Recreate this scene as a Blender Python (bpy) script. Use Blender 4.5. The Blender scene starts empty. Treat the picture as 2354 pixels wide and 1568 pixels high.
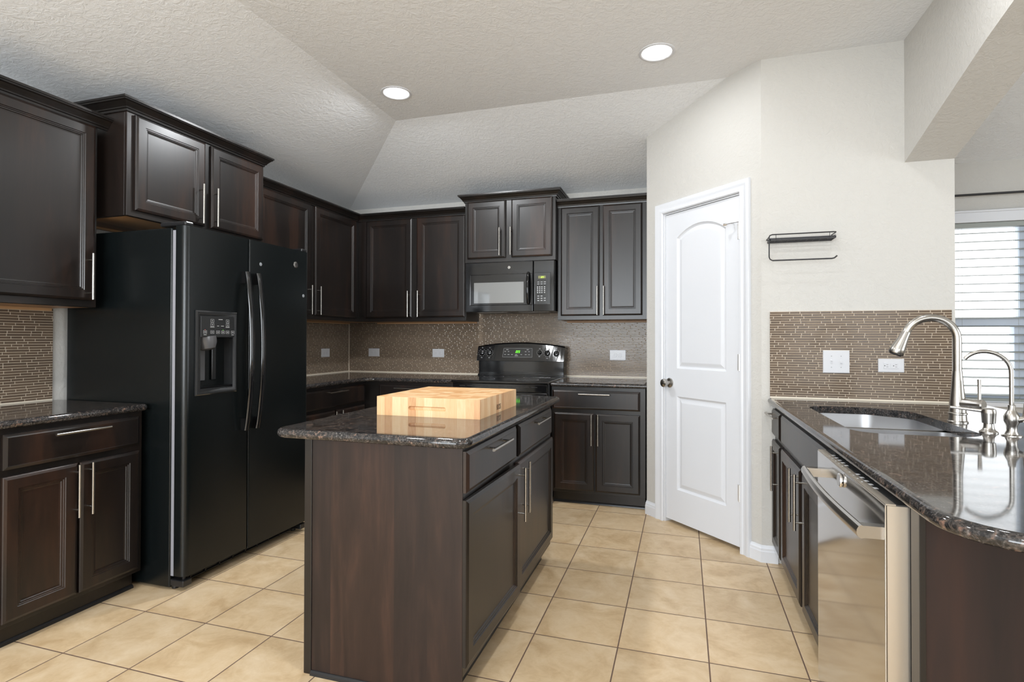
import bpy, bmesh, math, random
from mathutils import Vector, Matrix
random.seed(7)
PI = math.pi
S = bpy.context.scene
COL = S.collection

# ------------------------------------------------------------------ camera
cam_d = bpy.data.cameras.new('camera'); cam = bpy.data.objects.new('camera', cam_d); COL.objects.link(cam)
F, YAW, PIT, ROL, CX, CY = 1246.69, 0.29635, 0.008718, 0.002005, 1190.38, 768.265
cy_, sy_ = math.cos(YAW), math.sin(YAW); cp_, sp_ = math.cos(PIT), math.sin(PIT); cr_, sr_ = math.cos(ROL), math.sin(ROL)
right = Vector((cy_, sy_, 0)); fw = Vector((-sy_*cp_, cy_*cp_, sp_)); up = right.cross(fw)
r2 = right*cr_ + up*sr_; u2 = -right*sr_ + up*cr_
M = Matrix((r2, u2, -fw)).transposed().to_4x4(); M.translation = (0, 0, 1.24)
cam.matrix_world = M
cam_d.sensor_fit = 'HORIZONTAL'; cam_d.sensor_width = 36.0; cam_d.lens = F/2354*36
cam_d.shift_x = (1177-CX)/2354; cam_d.shift_y = -(784-CY)/2354
cam_d.clip_start = 0.02; cam_d.clip_end = 100
S.camera = cam
# ------------------------------------------------------------------ view / world
S.view_settings.view_transform = 'Standard'; S.view_settings.look = 'None'
S.view_settings.gamma = 1; S.view_settings.use_curve_mapping = False
S.view_settings.exposure = -0.05
W = bpy.data.worlds.new('daylight'); S.world = W; W.use_nodes = True
bg = W.node_tree.nodes['Background']; bg.inputs[0].default_value = (0.93, 0.97, 1.0, 1); bg.inputs[1].default_value = 3.4

def area_light(name, loc, rot, sx, sy, watts, col=(1, 1, 1), shape='RECTANGLE'):
    l = bpy.data.lights.new(name, 'AREA'); l.shape = shape; l.size = sx; l.size_y = sy; l.energy = watts; l.color = col
    o = bpy.data.objects.new(name, l); o.location = loc; o.rotation_euler = rot; COL.objects.link(o); return o
# area lamps added as daylight at unseen windows behind camera and dining side
area_light('window_fill', (-1.2, -3.05, 1.55), (PI/2, 0, 0), 2.8, 1.7, 190, (0.87, 0.94, 1.0))  # window lamp boosted as fill in place of a camera flash
area_light('window_fill', (2.4, -3.05, 1.55), (PI/2, 0, 0), 1.8, 1.7, 12, (0.87, 0.94, 1.0))
area_light('window_fill', (4.15, 1.2, 1.5), (0, PI/2, 0), 1.6, 2.6, 25, (0.87, 0.94, 1.0))

# ------------------------------------------------------------------ object helpers
def tag(o, label, cat, group=None):
    o['label'] = label; o['category'] = cat
    if group: o['group'] = group
    return o
def thing(name, label, cat, loc=(0, 0, 0), rz=0.0, group=None):
    o = bpy.data.objects.new(name, None); COL.objects.link(o); o.empty_display_size = 0.1
    o.location = loc; o.rotation_euler = (0, 0, rz)
    return tag(o, label, cat, group)
def obj(name, bm, mat, parent=None, bevel=0, smooth=False, seg=2, label=None):
    bmesh.ops.recalc_face_normals(bm, faces=bm.faces[:])
    me = bpy.data.meshes.new(name); bm.to_mesh(me); bm.free()
    if not isinstance(mat, (list, tuple)): mat = [mat]
    for m in mat: me.materials.append(m)
    if smooth:
        for p in me.polygons: p.use_smooth = p.area < 0.02 and not (len(p.vertices) > 30)
        me.set_sharp_from_angle(angle=math.radians(38))
    o = bpy.data.objects.new(name, me); COL.objects.link(o)
    if parent: o.parent = parent
    if bevel:
        b = o.modifiers.new('bevel', 'BEVEL'); b.width = bevel; b.segments = seg; b.limit_method = 'ANGLE'; b.angle_limit = math.radians(40)
        b.harden_normals = False
    if label: o['label'] = label
    return o
def struct(name, bm, mat, **k):
    o = obj(name, bm, mat, **k); o['kind'] = 'structure'; return o
def B(): return bmesh.new()
def quad(bm, *ps, mi=0):
    f = bm.faces.new([bm.verts.new(p) for p in ps]); f.material_index = mi; return f
def box(bm, x0, x1, y0, y1, z0, z1, mi=0):
    v = [bm.verts.new((x, y, z)) for z in (z0, z1) for y in (y0, y1) for x in (x0, x1)]
    for a in ((0,1,3,2),(4,6,7,5),(0,4,5,1),(2,3,7,6),(0,2,6,4),(1,5,7,3)):
        f = bm.faces.new([v[i] for i in a]); f.material_index = mi
    return v
def tube(bm, pts, r, n=12, cap=True, mi=0):
    pts = [Vector(p) for p in pts]; rs = r if isinstance(r, (list, tuple)) else [r]*len(pts)
    rings = []; ref = None
    for i, p in enumerate(pts):
        t = (pts[min(i+1, len(pts)-1)] - pts[max(i-1, 0)]).normalized()
        if ref is None:
            ref = Vector((0, 0, 1)) if abs(t.z) < 0.9 else Vector((1, 0, 0))
        a = (ref - t*ref.dot(t)).normalized(); b = t.cross(a); ref = a
        rings.append([bm.verts.new(p + (a*math.cos(k*2*PI/n) + b*math.sin(k*2*PI/n))*rs[i]) for k in range(n)])
    for i in range(len(rings)-1):
        for k in range(n):
            f = bm.faces.new((rings[i][k], rings[i][(k+1) % n], rings[i+1][(k+1) % n], rings[i+1][k])); f.material_index = mi
    if cap:
        bm.faces.new(rings[0][::-1]).material_index = mi; bm.faces.new(rings[-1]).material_index = mi
def lathe(bm, c, axis, prof, n=24, cap=True, mi=0):
    # prof: (distance along axis, radius)
    axis = Vector(axis).normalized(); ref = Vector((0, 0, 1)) if abs(axis.z) < 0.9 else Vector((1, 0, 0))
    a = (ref - axis*ref.dot(axis)).normalized(); b = axis.cross(a); c = Vector(c); rings = []
    for d, r in prof:
        rings.append([bm.verts.new(c + axis*d + (a*math.cos(k*2*PI/n) + b*math.sin(k*2*PI/n))*max(r, 1e-5)) for k in range(n)])
    for i in range(len(rings)-1):
        for k in range(n):
            f = bm.faces.new((rings[i][k], rings[i][(k+1) % n], rings[i+1][(k+1) % n], rings[i+1][k])); f.material_index = mi
    if cap:
        bm.faces.new(rings[0][::-1]).material_index = mi; bm.faces.new(rings[-1]).material_index = mi
def ring_panel(bm, x0, x1, z0, z1, prof, mi=0, back=True):
    # nested rectangles facing -y ; prof = [(inset, y), ...]
    rs = []
    for d, y in prof:
        rs.append([bm.verts.new(p) for p in ((x0+d, y, z0+d), (x1-d, y, z0+d), (x1-d, y, z1-d), (x0+d, y, z1-d))])
    for i in range(len(rs)-1):
        for k in range(4):
            f = bm.faces.new((rs[i][k], rs[i][(k+1) % 4], rs[i+1][(k+1) % 4], rs[i+1][k])); f.material_index = mi
    bm.faces.new(rs[-1]).material_index = mi
    if back: bm.faces.new(rs[0][::-1]).material_index = mi
def offset_loop(pts, d):
    # inward offset of a CCW polygon
    n = len(pts); out = []
    for i in range(n):
        p0, p1, p2 = Vector(pts[i-1]), Vector(pts[i]), Vector(pts[(i+1) % n])
        e1 = (p1-p0).normalized(); e2 = (p2-p1).normalized()
        n1 = Vector((-e1.y, e1.x)); n2 = Vector((-e2.y, e2.x)); m = (n1+n2)
        if m.length < 1e-6: m = n1
        m.normalize(); c = max(m.dot(n1), 0.3)
        out.append(tuple(p1 + m*(d/c)))
    return out
def round_poly(pts, rads, seg=8):
    n = len(pts); out = []
    for i in range(n):
        r = rads[i] if isinstance(rads, (list, tuple)) else rads
        p0, p1, p2 = Vector(pts[i-1]), Vector(pts[i]), Vector(pts[(i+1) % n])
        if r <= 0: out.append(tuple(p1)); continue
        a = (p0-p1).normalized(); b = (p2-p1).normalized(); ang = a.angle(b)
        t = r/math.tan(ang/2); c = p1 + (a+b).normalized()*(r/math.sin(ang/2))
        s = p1+a*t; e = p1+b*t; a0 = math.atan2(s.y-c.y, s.x-c.x); a1 = math.atan2(e.y-c.y, e.x-c.x)
        d = (a1-a0+PI) % (2*PI)-PI
        for k in range(seg+1):
            th = a0+d*k/seg; out.append((c.x+r*math.cos(th), c.y+r*math.sin(th)))
    return out
def area2(p): return sum(p[i-1][0]*p[i][1]-p[i][0]*p[i-1][1] for i in range(len(p)))
def slab(bm, outer, z0, z1, holes=(), seg=10):
    # worktop with a full bullnose edge
    if area2(outer) < 0: outer = outer[::-1]
    r = (z1-z0)/2; zm = (z0+z1)/2; loops = []
    for k in range(seg+1):
        a = -PI/2 + PI*k/seg
        o = offset_loop(outer, r*(1-math.cos(a)))
        loops.append([bm.verts.new((x, y, zm+r*math.sin(a))) for x, y in o])
    n = len(outer)
    for i in range(seg):
        for k in range(n):
            bm.faces.new((loops[i][k], loops[i][(k+1) % n], loops[i+1][(k+1) % n], loops[i+1][k]))
    hb, ht = [], []
    for h in holes:
        hb.append([bm.verts.new((x, y, z0)) for x, y in h]); ht.append([bm.verts.new((x, y, z1)) for x, y in h])
        m = len(h)
        for k in range(m): bm.faces.new((hb[-1][k], ht[-1][k], ht[-1][(k+1) % m], hb[-1][(k+1) % m]))
    for main, hs in ((loops[0], hb), (loops[-1], ht)):
        es = []
        for lp in [main]+hs:
            for k in range(len(lp)):
                e = bm.edges.get((lp[k], lp[(k+1) % len(lp)])) or bm.edges.new((lp[k], lp[(k+1) % len(lp)]))
                es.append(e)
        bmesh.ops.triangle_fill(bm, edges=es, use_beauty=True)
def sweep(bm, path, prof, pre=None, post=None, cap=True):
    # path: xy points; prof: (out, z); 'out' is to the RIGHT of travel
    P = [Vector(p) for p in path]; rings = []
    for i, p in enumerate(P):
        a = P[i-1] if i else (Vector(pre) if pre else None); b = P[i+1] if i < len(P)-1 else (Vector(post) if post else None)
        ds = []
        if a is not None: ds.append((p-a).normalized())
        if b is not None: ds.append((b-p).normalized())
        ns = [Vector((d.y, -d.x)) for d in ds]; m = sum(ns, Vector((0, 0))).normalized(); c = m.dot(ns[0])
        rings.append([bm.verts.new((p.x+m.x*o/c, p.y+m.y*o/c, z)) for o, z in prof])
    n = len(prof)
    for i in range(len(rings)-1):
        for k in range(n): bm.faces.new((rings[i][k], rings[i][(k+1) % n], rings[i+1][(k+1) % n], rings[i+1][k]))
    if cap: bm.faces.new(rings[0][::-1]); bm.faces.new(rings[-1])

# ------------------------------------------------------------------ materials
def mat(name, col=(0.8, 0.8, 0.8), rough=0.5, metal=0.0, spec=0.5, coat=0.0, emis=None, es=0.0):
    m = bpy.data.materials.new(name); m.use_nodes = True; b = m.node_tree.nodes['Principled BSDF']
    b.inputs['Base Color'].default_value = (*col, 1); b.inputs['Roughness'].default_value = rough
    b.inputs['Metallic'].default_value = metal; b.inputs['Specular IOR Level'].default_value = spec
    b.inputs['Coat Weight'].default_value = coat; b.inputs['Coat Roughness'].default_value = 0.08
    if emis: b.inputs['Emission Color'].default_value = (*emis, 1); b.inputs['Emission Strength'].default_value = es
    return m
def N(m, t, **k):
    n = m.node_tree.nodes.new(t)
    for a, v in k.items(): setattr(n, a, v)
    return n
def L(m, a, b): m.node_tree.links.new(a, b)
def P(m): return m.node_tree.nodes['Principled BSDF']
def texco(m, scale=(1, 1, 1), loc=(0, 0, 0), kind='Object'):
    t = N(m, 'ShaderNodeTexCoord'); mp = N(m, 'ShaderNodeMapping'); mp.inputs['Scale'].default_value = scale; mp.inputs['Location'].default_value = loc
    L(m, t.outputs[kind], mp.inputs[0]); return mp.outputs[0]
def noise(m, vec, s, d=4, r=0.5, dist=0.0):
    n = N(m, 'ShaderNodeTexNoise'); n.inputs['Scale'].default_value = s; n.inputs['Detail'].default_value = d; n.inputs['Roughness'].default_value = r
    n.inputs['Distortion'].default_value = dist
    L(m, vec, n.inputs['Vector']); return n.outputs['Fac']
def ramp(m, fac, stops):
    r = N(m, 'ShaderNodeValToRGB'); L(m, fac, r.inputs[0]); e = r.color_ramp.elements
    while len(e) < len(stops): e.new(0.5)
    for i, (p, c) in enumerate(stops): e[i].position = p; e[i].color = (*c, 1) if len(c) == 3 else c
    return r.outputs[0]
def mth(m, op, a, b=None, c=None):
    n = N(m, 'ShaderNodeMath', operation=op)
    for i, v in enumerate((a, b, c)):
        if v is None: continue
        if isinstance(v, (int, float)): n.inputs[i].default_value = v
        else: L(m, v, n.inputs[i])
    return n.outputs[0]
def mixc(m, fac, a, b, mode='MIX'):
    n = N(m, 'ShaderNodeMix', data_type='RGBA', blend_type=mode)
    for i, v in ((0, fac), (6, a), (7, b)):
        if isinstance(v, (int, float)): n.inputs[i].default_value = v
        elif isinstance(v, tuple): n.inputs[i].default_value = (*v, 1)
        else: L(m, v, n.inputs[i])
    return n.outputs[2]
def bump(m, h, st=0.2, d=0.01, node='Normal'):
    b = N(m, 'ShaderNodeBump'); b.inputs['Strength'].default_value = st; b.inputs['Distance'].default_value = d
    L(m, h, b.inputs['Height']); L(m, b.outputs[0], P(m).inputs[node]); return b

def wood_mat(name, c0, c1, c2, rough=0.3, grain=(1, 1, 0.12), sc=14):
    m = mat(name, c1, rough, spec=0.45, coat=0.12)
    v = texco(m, grain); oi = N(m, 'ShaderNodeObjectInfo')
    add = N(m, 'ShaderNodeVectorMath', operation='ADD'); L(m, v, add.inputs[0])
    mu = mth(m, 'MULTIPLY', oi.outputs['Random'], 37.0); L(m, mu, add.inputs[1])
    n1 = noise(m, add.outputs[0], sc*0.35, 3, 0.5, 0.6); n2 = noise(m, add.outputs[0], sc*3, 5, 0.6, 0.4)
    f = mth(m, 'ADD', mth(m, 'MULTIPLY', n1, 0.72), mth(m, 'MULTIPLY', n2, 0.28))
    L(m, ramp(m, f, [(0.33, c0), (0.5, c1), (0.68, c2)]), P(m).inputs['Base Color'])
    bump(m, n2, 0.06, 0.002)
    P(m).inputs['Coat Roughness'].default_value = 0.22
    return m
ESP = wood_mat('espresso_wood', (0.005, 0.0036, 0.0032), (0.0105, 0.0068, 0.0054), (0.034, 0.0155, 0.0095), rough=0.34)
ESP2 = wood_mat('espresso_frame', (0.005, 0.004, 0.0035), (0.008, 0.006, 0.005), (0.015, 0.009, 0.007), rough=0.34)
# veneered island side: broad boards butted together
VEN = mat('walnut_veneer', (0.06, 0.035, 0.025), 0.42, spec=0.35, coat=0.05)
v = texco(VEN, (1, 1, 1)); sx = N(VEN, 'ShaderNodeSeparateXYZ'); L(VEN, v, sx.inputs[0])
bid = mth(VEN, 'FLOOR', mth(VEN, 'MULTIPLY', sx.outputs[0], 7.7)); wn = N(VEN, 'ShaderNodeTexWhiteNoise', noise_dimensions='1D'); L(VEN, bid, wn.inputs['W'])
cb = N(VEN, 'ShaderNodeCombineXYZ'); L(VEN, mth(VEN, 'ADD', mth(VEN, 'MULTIPLY', sx.outputs[0], 1.0), mth(VEN, 'MULTIPLY', wn.outputs[0], 9.0)), cb.inputs[0]); L(VEN, mth(VEN, 'MULTIPLY', sx.outputs[2], 0.11), cb.inputs[2])
vn = noise(VEN, cb.outputs[0], 11, 4, 0.55, 1.6); vf = noise(VEN, cb.outputs[0], 90, 4, 0.6, 0.3)
vc = ramp(VEN, mth(VEN, 'ADD', mth(VEN, 'MULTIPLY', vn, 0.75), mth(VEN, 'MULTIPLY', vf, 0.25)), [(0.32, (0.013, 0.0075, 0.006)), (0.5, (0.022, 0.0125, 0.0095)), (0.7, (0.042, 0.022, 0.0155))])
vt = ramp(VEN, wn.outputs[0], [(0.0, (0.80, 0.80, 0.86)), (0.5, (1.0, 0.98, 0.98)), (1.0, (1.25, 1.08, 0.98))])
L(VEN, mixc(VEN, 1.0, vc, vt, 'MULTIPLY'), P(VEN).inputs['Base Color'])
RAWW = wood_mat('raw_underside', (0.28, 0.15, 0.06), (0.40, 0.22, 0.10), (0.5, 0.3, 0.15), rough=0.5, grain=(0.15, 1, 1))
PENP = wood_mat('end_panel_wood', (0.014, 0.009, 0.0075), (0.024, 0.013, 0.010), (0.04, 0.018, 0.012), rough=0.6)
P(PENP).inputs['Coat Weight'].default_value = 0.0; P(PENP).inputs['Specular IOR Level'].default_value = 0.3

GRAN = mat('brown_granite', (0.05, 0.04, 0.035), 0.06, spec=0.5, coat=0.0)
v = texco(GRAN, (1, 1, 1)); vo = N(GRAN, 'ShaderNodeTexVoronoi'); vo.inputs['Scale'].default_value = 95; L(GRAN, v, vo.inputs['Vector'])
n1 = noise(GRAN, v, 52, 5, 0.62, 1.2); n2 = noise(GRAN, v, 16, 3, 0.5, 0.8); n3 = noise(GRAN, v, 190, 3, 0.6)
c1 = ramp(GRAN, n1, [(0.40, (0.006, 0.006, 0.007)), (0.52, (0.022, 0.020, 0.019)), (0.60, (0.085, 0.066, 0.055)), (0.72, (0.33, 0.185, 0.13))])
c2 = ramp(GRAN, n3, [(0.36, (0.008, 0.008, 0.010)), (0.54, (0.045, 0.042, 0.040)), (0.72, (0.21, 0.19, 0.18))])
L(GRAN, mixc(GRAN, ramp(GRAN, n2, [(0.38, (0.2,)*3), (0.62, (0.85,)*3)]), c2, c1), P(GRAN).inputs['Base Color'])
P(GRAN).inputs['Coat Roughness'].default_value = 0.03

def wall_paint(name, col, st=0.22):
    m = mat(name, col, 0.75, spec=0.25); v = texco(m, (1, 1, 1))
    a = noise(m, v, 32, 5, 0.62, 0.9); b = noise(m, v, 75, 3, 0.5)
    h = mth(m, 'ADD', ramp(m, a, [(0.42, (0, 0, 0)), (0.60, (1, 1, 1))]), mth(m, 'MULTIPLY', b, 0.4))
    bump(m, h, st, 0.006)
    return m
WALL = wall_paint('textured_wall_paint', (0.545, 0.53, 0.50))
CEIL = wall_paint('textured_ceiling_paint', (0.83, 0.845, 0.86), 0.30)
WHITE = mat('white_trim_paint', (0.69, 0.705, 0.74), 0.28, spec=0.5)
WPLAS = mat('white_plastic', (0.60, 0.60, 0.62), 0.25)
GREYP = mat('grey_plastic', (0.35, 0.35, 0.36), 0.4)

FLOOR = mat('beige_floor_tile', (0.6, 0.45, 0.28), 0.32, spec=0.5)
PX, PY = 0.347, 0.3415
v = texco(FLOOR); sx = N(FLOOR, 'ShaderNodeSeparateXYZ'); L(FLOOR, v, sx.inputs[0])
ux = mth(FLOOR, 'DIVIDE', mth(FLOOR, 'ADD', sx.outputs[0], 0.6005+20*PX), PX); uy = mth(FLOOR, 'DIVIDE', mth(FLOOR, 'ADD', sx.outputs[1], -3.92+30*PY), PY)
def edge_d(m, u, p): 
    f = mth(m, 'FRACT', u); return mth(m, 'MULTIPLY', mth(m, 'MINIMUM', f, mth(m, 'SUBTRACT', 1.0, f)), p)
dmin = mth(FLOOR, 'MINIMUM', edge_d(FLOOR, ux, PX), edge_d(FLOOR, uy, PY))
grout = mth(FLOOR, 'LESS_THAN', dmin, 0.0026)
ci = N(FLOOR, 'ShaderNodeCombineXYZ'); L(FLOOR, mth(FLOOR, 'FLOOR', ux), ci.inputs[0]); L(FLOOR, mth(FLOOR, 'FLOOR', uy), ci.inputs[1])
wn = N(FLOOR, 'ShaderNodeTexWhiteNoise', noise_dimensions='2D'); L(FLOOR, ci.outputs[0], wn.inputs['Vector'])
av = N(FLOOR, 'ShaderNodeVectorMath', operation='ADD'); L(FLOOR, v, av.inputs[0])
sc3 = N(FLOOR, 'ShaderNodeVectorMath', operation='SCALE'); L(FLOOR, wn.outputs['Color'], sc3.inputs[0]); sc3.inputs['Scale'].default_value = 7.0; L(FLOOR, sc3.outputs[0], av.inputs[1])
fn = mth(FLOOR, 'ADD', mth(FLOOR, 'MULTIPLY', noise(FLOOR, av.outputs[0], 6, 5, 0.62, 0.8), 0.75), mth(FLOOR, 'MULTIPLY', noise(FLOOR, av.outputs[0], 28, 4, 0.6, 0.8), 0.25))
fc = ramp(FLOOR, fn, [(0.34, (0.50, 0.345, 0.19)), (0.5, (0.62, 0.46, 0.28)), (0.68, (0.71, 0.56, 0.38))])
fc = mixc(FLOOR, 1.0, fc, ramp(FLOOR, wn.outputs['Value'], [(0, (0.93, 0.93, 0.93)), (1, (1.05, 1.04, 1.02))]), 'MULTIPLY')
L(FLOOR, mixc(FLOOR, grout, fc, (0.14, 0.085, 0.06)), P(FLOOR).inputs['Base Color'])
L(FLOOR, mth(FLOOR, 'ADD', mth(FLOOR, 'MULTIPLY', grout, 0.5), 0.34), P(FLOOR).inputs['Roughness'])
bump(FLOOR, mth(FLOOR, 'MINIMUM', mth(FLOOR, 'DIVIDE', dmin, 0.004), 1.0), 0.5, 0.002)

def mosaic(name, glass, grt):
    m = mat(name, glass, 0.12, spec=0.38); v = texco(m); s = N(m, 'ShaderNodeSeparateXYZ'); L(m, v, s.inputs[0])
    RH = 0.01315
    vz = mth(m, 'DIVIDE', mth(m, 'SUBTRACT', s.outputs[2], 0.9195), RH); row = mth(m, 'FLOOR', vz)
    wr = N(m, 'ShaderNodeTexWhiteNoise', noise_dimensions='1D'); L(m, row, wr.inputs['W'])
    u = mth(m, 'DIVIDE', mth(m, 'ADD', mth(m, 'ADD', s.outputs[0], s.outputs[1]), mth(m, 'ADD', mth(m, 'MULTIPLY', wr.outputs[0], 3.0), 20.0)), 0.152)
    cell = mth(m, 'FLOOR', u); fr = mth(m, 'FRACT', u)
    cc = N(m, 'ShaderNodeCombineXYZ'); L(m, cell, cc.inputs[0]); L(m, row, cc.inputs[1])
    wc = N(m, 'ShaderNodeTexWhiteNoise', noise_dimensions='2D'); L(m, cc.outputs[0], wc.inputs['Vector'])
    sp = mth(m, 'ADD', 0.32, mth(m, 'MULTIPLY', mth(m, 'GREATER_THAN', wc.outputs['Value'], 0.55), 0.34))
    d1 = mth(m, 'MULTIPLY', mth(m, 'MINIMUM', fr, mth(m, 'SUBTRACT', 1.0, fr)), 0.152)
    d2 = mth(m, 'MULTIPLY', mth(m, 'ABSOLUTE', mth(m, 'SUBTRACT', fr, sp)), 0.152)
    fz = mth(m, 'FRACT', vz); dz = mth(m, 'MULTIPLY', mth(m, 'MINIMUM', fz, mth(m, 'SUBTRACT', 1.0, fz)), RH)
    d = mth(m, 'MINIMUM', mth(m, 'MINIMUM', d1, d2), dz)
    g = mth(m, 'LESS_THAN', d, 0.00125)
    left = mth(m, 'LESS_THAN', fr, sp)
    k = mth(m, 'FRACT', mth(m, 'ADD', mth(m, 'MULTIPLY', wc.outputs['Value'], 5.3), mth(m, 'MULTIPLY', left, 0.43)))
    gc = mixc(m, 1.0, glass, ramp(m, k, [(0, (0.86, 0.86, 0.86)), (1, (1.14, 1.12, 1.08))]), 'MULTIPLY')
    L(m, mixc(m, g, gc, grt), P(m).inputs['Base Color'])
    L(m, mth(m, 'ADD', mth(m, 'MULTIPLY', g, 0.55), 0.15), P(m).inputs['Roughness'])
    h = mth(m, 'ADD', mth(m, 'MINIMUM', mth(m, 'DIVIDE', d, 0.0032), 1.0), mth(m, 'MULTIPLY', k, 0.5))
    bump(m, h, 0.5, 0.0015)
    return m
MOS = mosaic('glass_mosaic_tile', (0.122, 0.088, 0.063), (0.50, 0.41, 0.31))

STEEL = mat("brushed_nickel", (0.44, 0.42, 0.39), 0.27, metal=1.0)
STEEL2 = mat('stainless_steel', (0.56, 0.55, 0.54), 0.09, metal=1.0)
STEELS = mat('brushed_sink_steel', (0.62, 0.62, 0.63), 0.30, metal=1.0)
STSIDE = mat('stainless_edge', (0.62, 0.56, 0.48), 0.38, metal=0.85)
CHROME = mat('chrome', (0.8, 0.8, 0.8), 0.06, metal=1.0)
HINGE = mat('satin_nickel', (0.72, 0.71, 0.70), 0.38, metal=0.6)
BLACKG = mat('gloss_black', (0.006, 0.006, 0.0065), 0.08, spec=0.6)
BLACKS = mat('satin_black', (0.012, 0.012, 0.013), 0.3)
BLACKM = mat('matt_black', (0.01, 0.01, 0.011), 0.55)
BWIRE = mat('black_wire', (0.015, 0.015, 0.018), 0.35)
FRB = mat('pebbled_black_enamel', (0.004, 0.0055, 0.0058), 0.22, spec=0.38)
v = texco(FRB); bump(FRB, noise(FRB, v, 420, 3, 0.6), 0.25, 0.0012)
GASK = mat('grey_gasket', (0.26, 0.26, 0.29), 0.5)
PLASB = mat('glossy_dark_plastic', (0.02, 0.021, 0.022), 0.12, spec=0.6)
GREYPAD = mat('dark_grey_paddle', (0.09, 0.09, 0.095), 0.22)
MARK = mat('pale_print', (0.55, 0.55, 0.56), 0.5)
PALEB = mat('pale_adhesive', (0.20, 0.21, 0.22), 0.6)
GREEN = mat('green_digits', (0.02, 0.1, 0.0), 0.4, emis=(0.15, 1.0, 0.02), es=2.5)
AMBER = mat('amber_display', (0.10, 0.10, 0.03), 0.3, emis=(0.35, 0.36, 0.06), es=0.25)
YGRN = mat('yellow_green_digits', (0.1, 0.1, 0.0), 0.4, emis=(0.6, 0.9, 0.05), es=1.6)
REDL = mat('red_light', (0.3, 0.02, 0.02), 0.4, emis=(1, 0.2, 0.15), es=1.5)
MWWIN = mat('microwave_glass', (0.16, 0.165, 0.165), 0.04, spec=1.0, coat=1.0)
LAMP = mat('lit_lamp_lens', (1, 1, 1), 0.5, emis=(1.0, 0.985, 0.96), es=9.0)
DWTOP = mat('dishwasher_control_strip', (0.05, 0.05, 0.05), 0.2)
TRIMS = mat('pale_trim_stone', (0.72, 0.64, 0.52), 0.4)
BRONZE = mat('dark_rod', (0.012, 0.012, 0.014), 0.35)
BLIND = mat('white_blind_shaded_grey', (0.30, 0.32, 0.30), 0.5)  # white slats; their backlit shade is put into the grey base colour
VINYL = mat('white_vinyl_shaded_blue', (0.52, 0.58, 0.67), 0.4)  # bluish shade on the white frame painted into its base colour
GLASS = bpy.data.materials.new('window_glass'); GLASS.use_nodes = True
nt = GLASS.node_tree; nt.nodes.clear(); o_ = nt.nodes.new('ShaderNodeOutputMaterial'); tr = nt.nodes.new('ShaderNodeBsdfTransparent'); gl = nt.nodes.new('ShaderNodeBsdfGlossy'); mx = nt.nodes.new('ShaderNodeMixShader')
gl.inputs['Roughness'].default_value = 0.02; mx.inputs[0].default_value = 0.06; nt.links.new(tr.outputs[0], mx.inputs[1]); nt.links.new(gl.outputs[0], mx.inputs[2]); nt.links.new(mx.outputs[0], o_.inputs[0])
# maple end-grain board
MAPT = mat('maple_end_grain', (0.75, 0.5, 0.27), 0.4)
v = texco(MAPT); s = N(MAPT, 'ShaderNodeSeparateXYZ'); L(MAPT, v, s.inputs[0])
rw = mth(MAPT, 'FLOOR', mth(MAPT, 'MULTIPLY', s.outputs[1], 24)); wr = N(MAPT, 'ShaderNodeTexWhiteNoise', noise_dimensions='1D'); L(MAPT, rw, wr.inputs['W'])
cl = mth(MAPT, 'FLOOR', mth(MAPT, 'ADD', mth(MAPT, 'MULTIPLY', s.outputs[0], 19), mth(MAPT, 'MULTIPLY', wr.outputs[0], 4)))
cc = N(MAPT, 'ShaderNodeCombineXYZ'); L(MAPT, cl, cc.inputs[0]); L(MAPT, rw, cc.inputs[1]); wc = N(MAPT, 'ShaderNodeTexWhiteNoise', noise_dimensions='2D'); L(MAPT, cc.outputs[0], wc.inputs['Vector'])
L(MAPT, ramp(MAPT, mth(MAPT, 'ADD', mth(MAPT, 'MULTIPLY', wc.outputs['Value'], 0.7), mth(MAPT, 'MULTIPLY', noise(MAPT, v, 60, 3), 0.3)), [(0.1, (0.60, 0.30, 0.11)), (0.45, (0.72, 0.42, 0.19)), (0.9, (0.84, 0.59, 0.34))]), P(MAPT).inputs['Base Color'])
MAPS = mat('maple_long_grain', (0.75, 0.5, 0.27), 0.4)
v = texco(MAPS); s = N(MAPS, 'ShaderNodeSeparateXYZ'); L(MAPS, v, s.inputs[0])
st = mth(MAPS, 'FLOOR', mth(MAPS, 'MULTIPLY', mth(MAPS, 'ADD', s.outputs[0], s.outputs[1]), 27)); wr = N(MAPS, 'ShaderNodeTexWhiteNoise', noise_dimensions='1D'); L(MAPS, st, wr.inputs['W'])
cb = N(MAPS, 'ShaderNodeCombineXYZ'); L(MAPS, mth(MAPS, 'ADD', mth(MAPS, 'ADD', s.outputs[0], s.outputs[1]), mth(MAPS, 'MULTIPLY', wr.outputs[0], 5)), cb.inputs[0]); L(MAPS, mth(MAPS, 'MULTIPLY', s.outputs[2], 0.14), cb.inputs[2])
gn = noise(MAPS, cb.outputs[0], 45, 4, 0.6, 2.2)
L(MAPS, ramp(MAPS, mth(MAPS, 'ADD', mth(MAPS, 'MULTIPLY', wr.outputs[0], 0.5), mth(MAPS, 'MULTIPLY', gn, 0.5)), [(0.2, (0.56, 0.29, 0.13)), (0.5, (0.72, 0.44, 0.22)), (0.8, (0.82, 0.59, 0.35))]), P(MAPS).inputs['Base Color'])
# smeared stainless look: slightly wavy door skin
v = texco(STEEL2, (1, 0.6, 0.6)); bump(STEEL2, noise(STEEL2, v, 2.2, 1, 0.4), 0.018, 0.02)
v = texco(STEELS, (1, 1, 1)); L(STEELS, mth(STEELS, 'ADD', mth(STEELS, 'MULTIPLY', noise(STEELS, v, 8, 3), 0.12), 0.24), P(STEELS).inputs['Roughness'])

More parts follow.
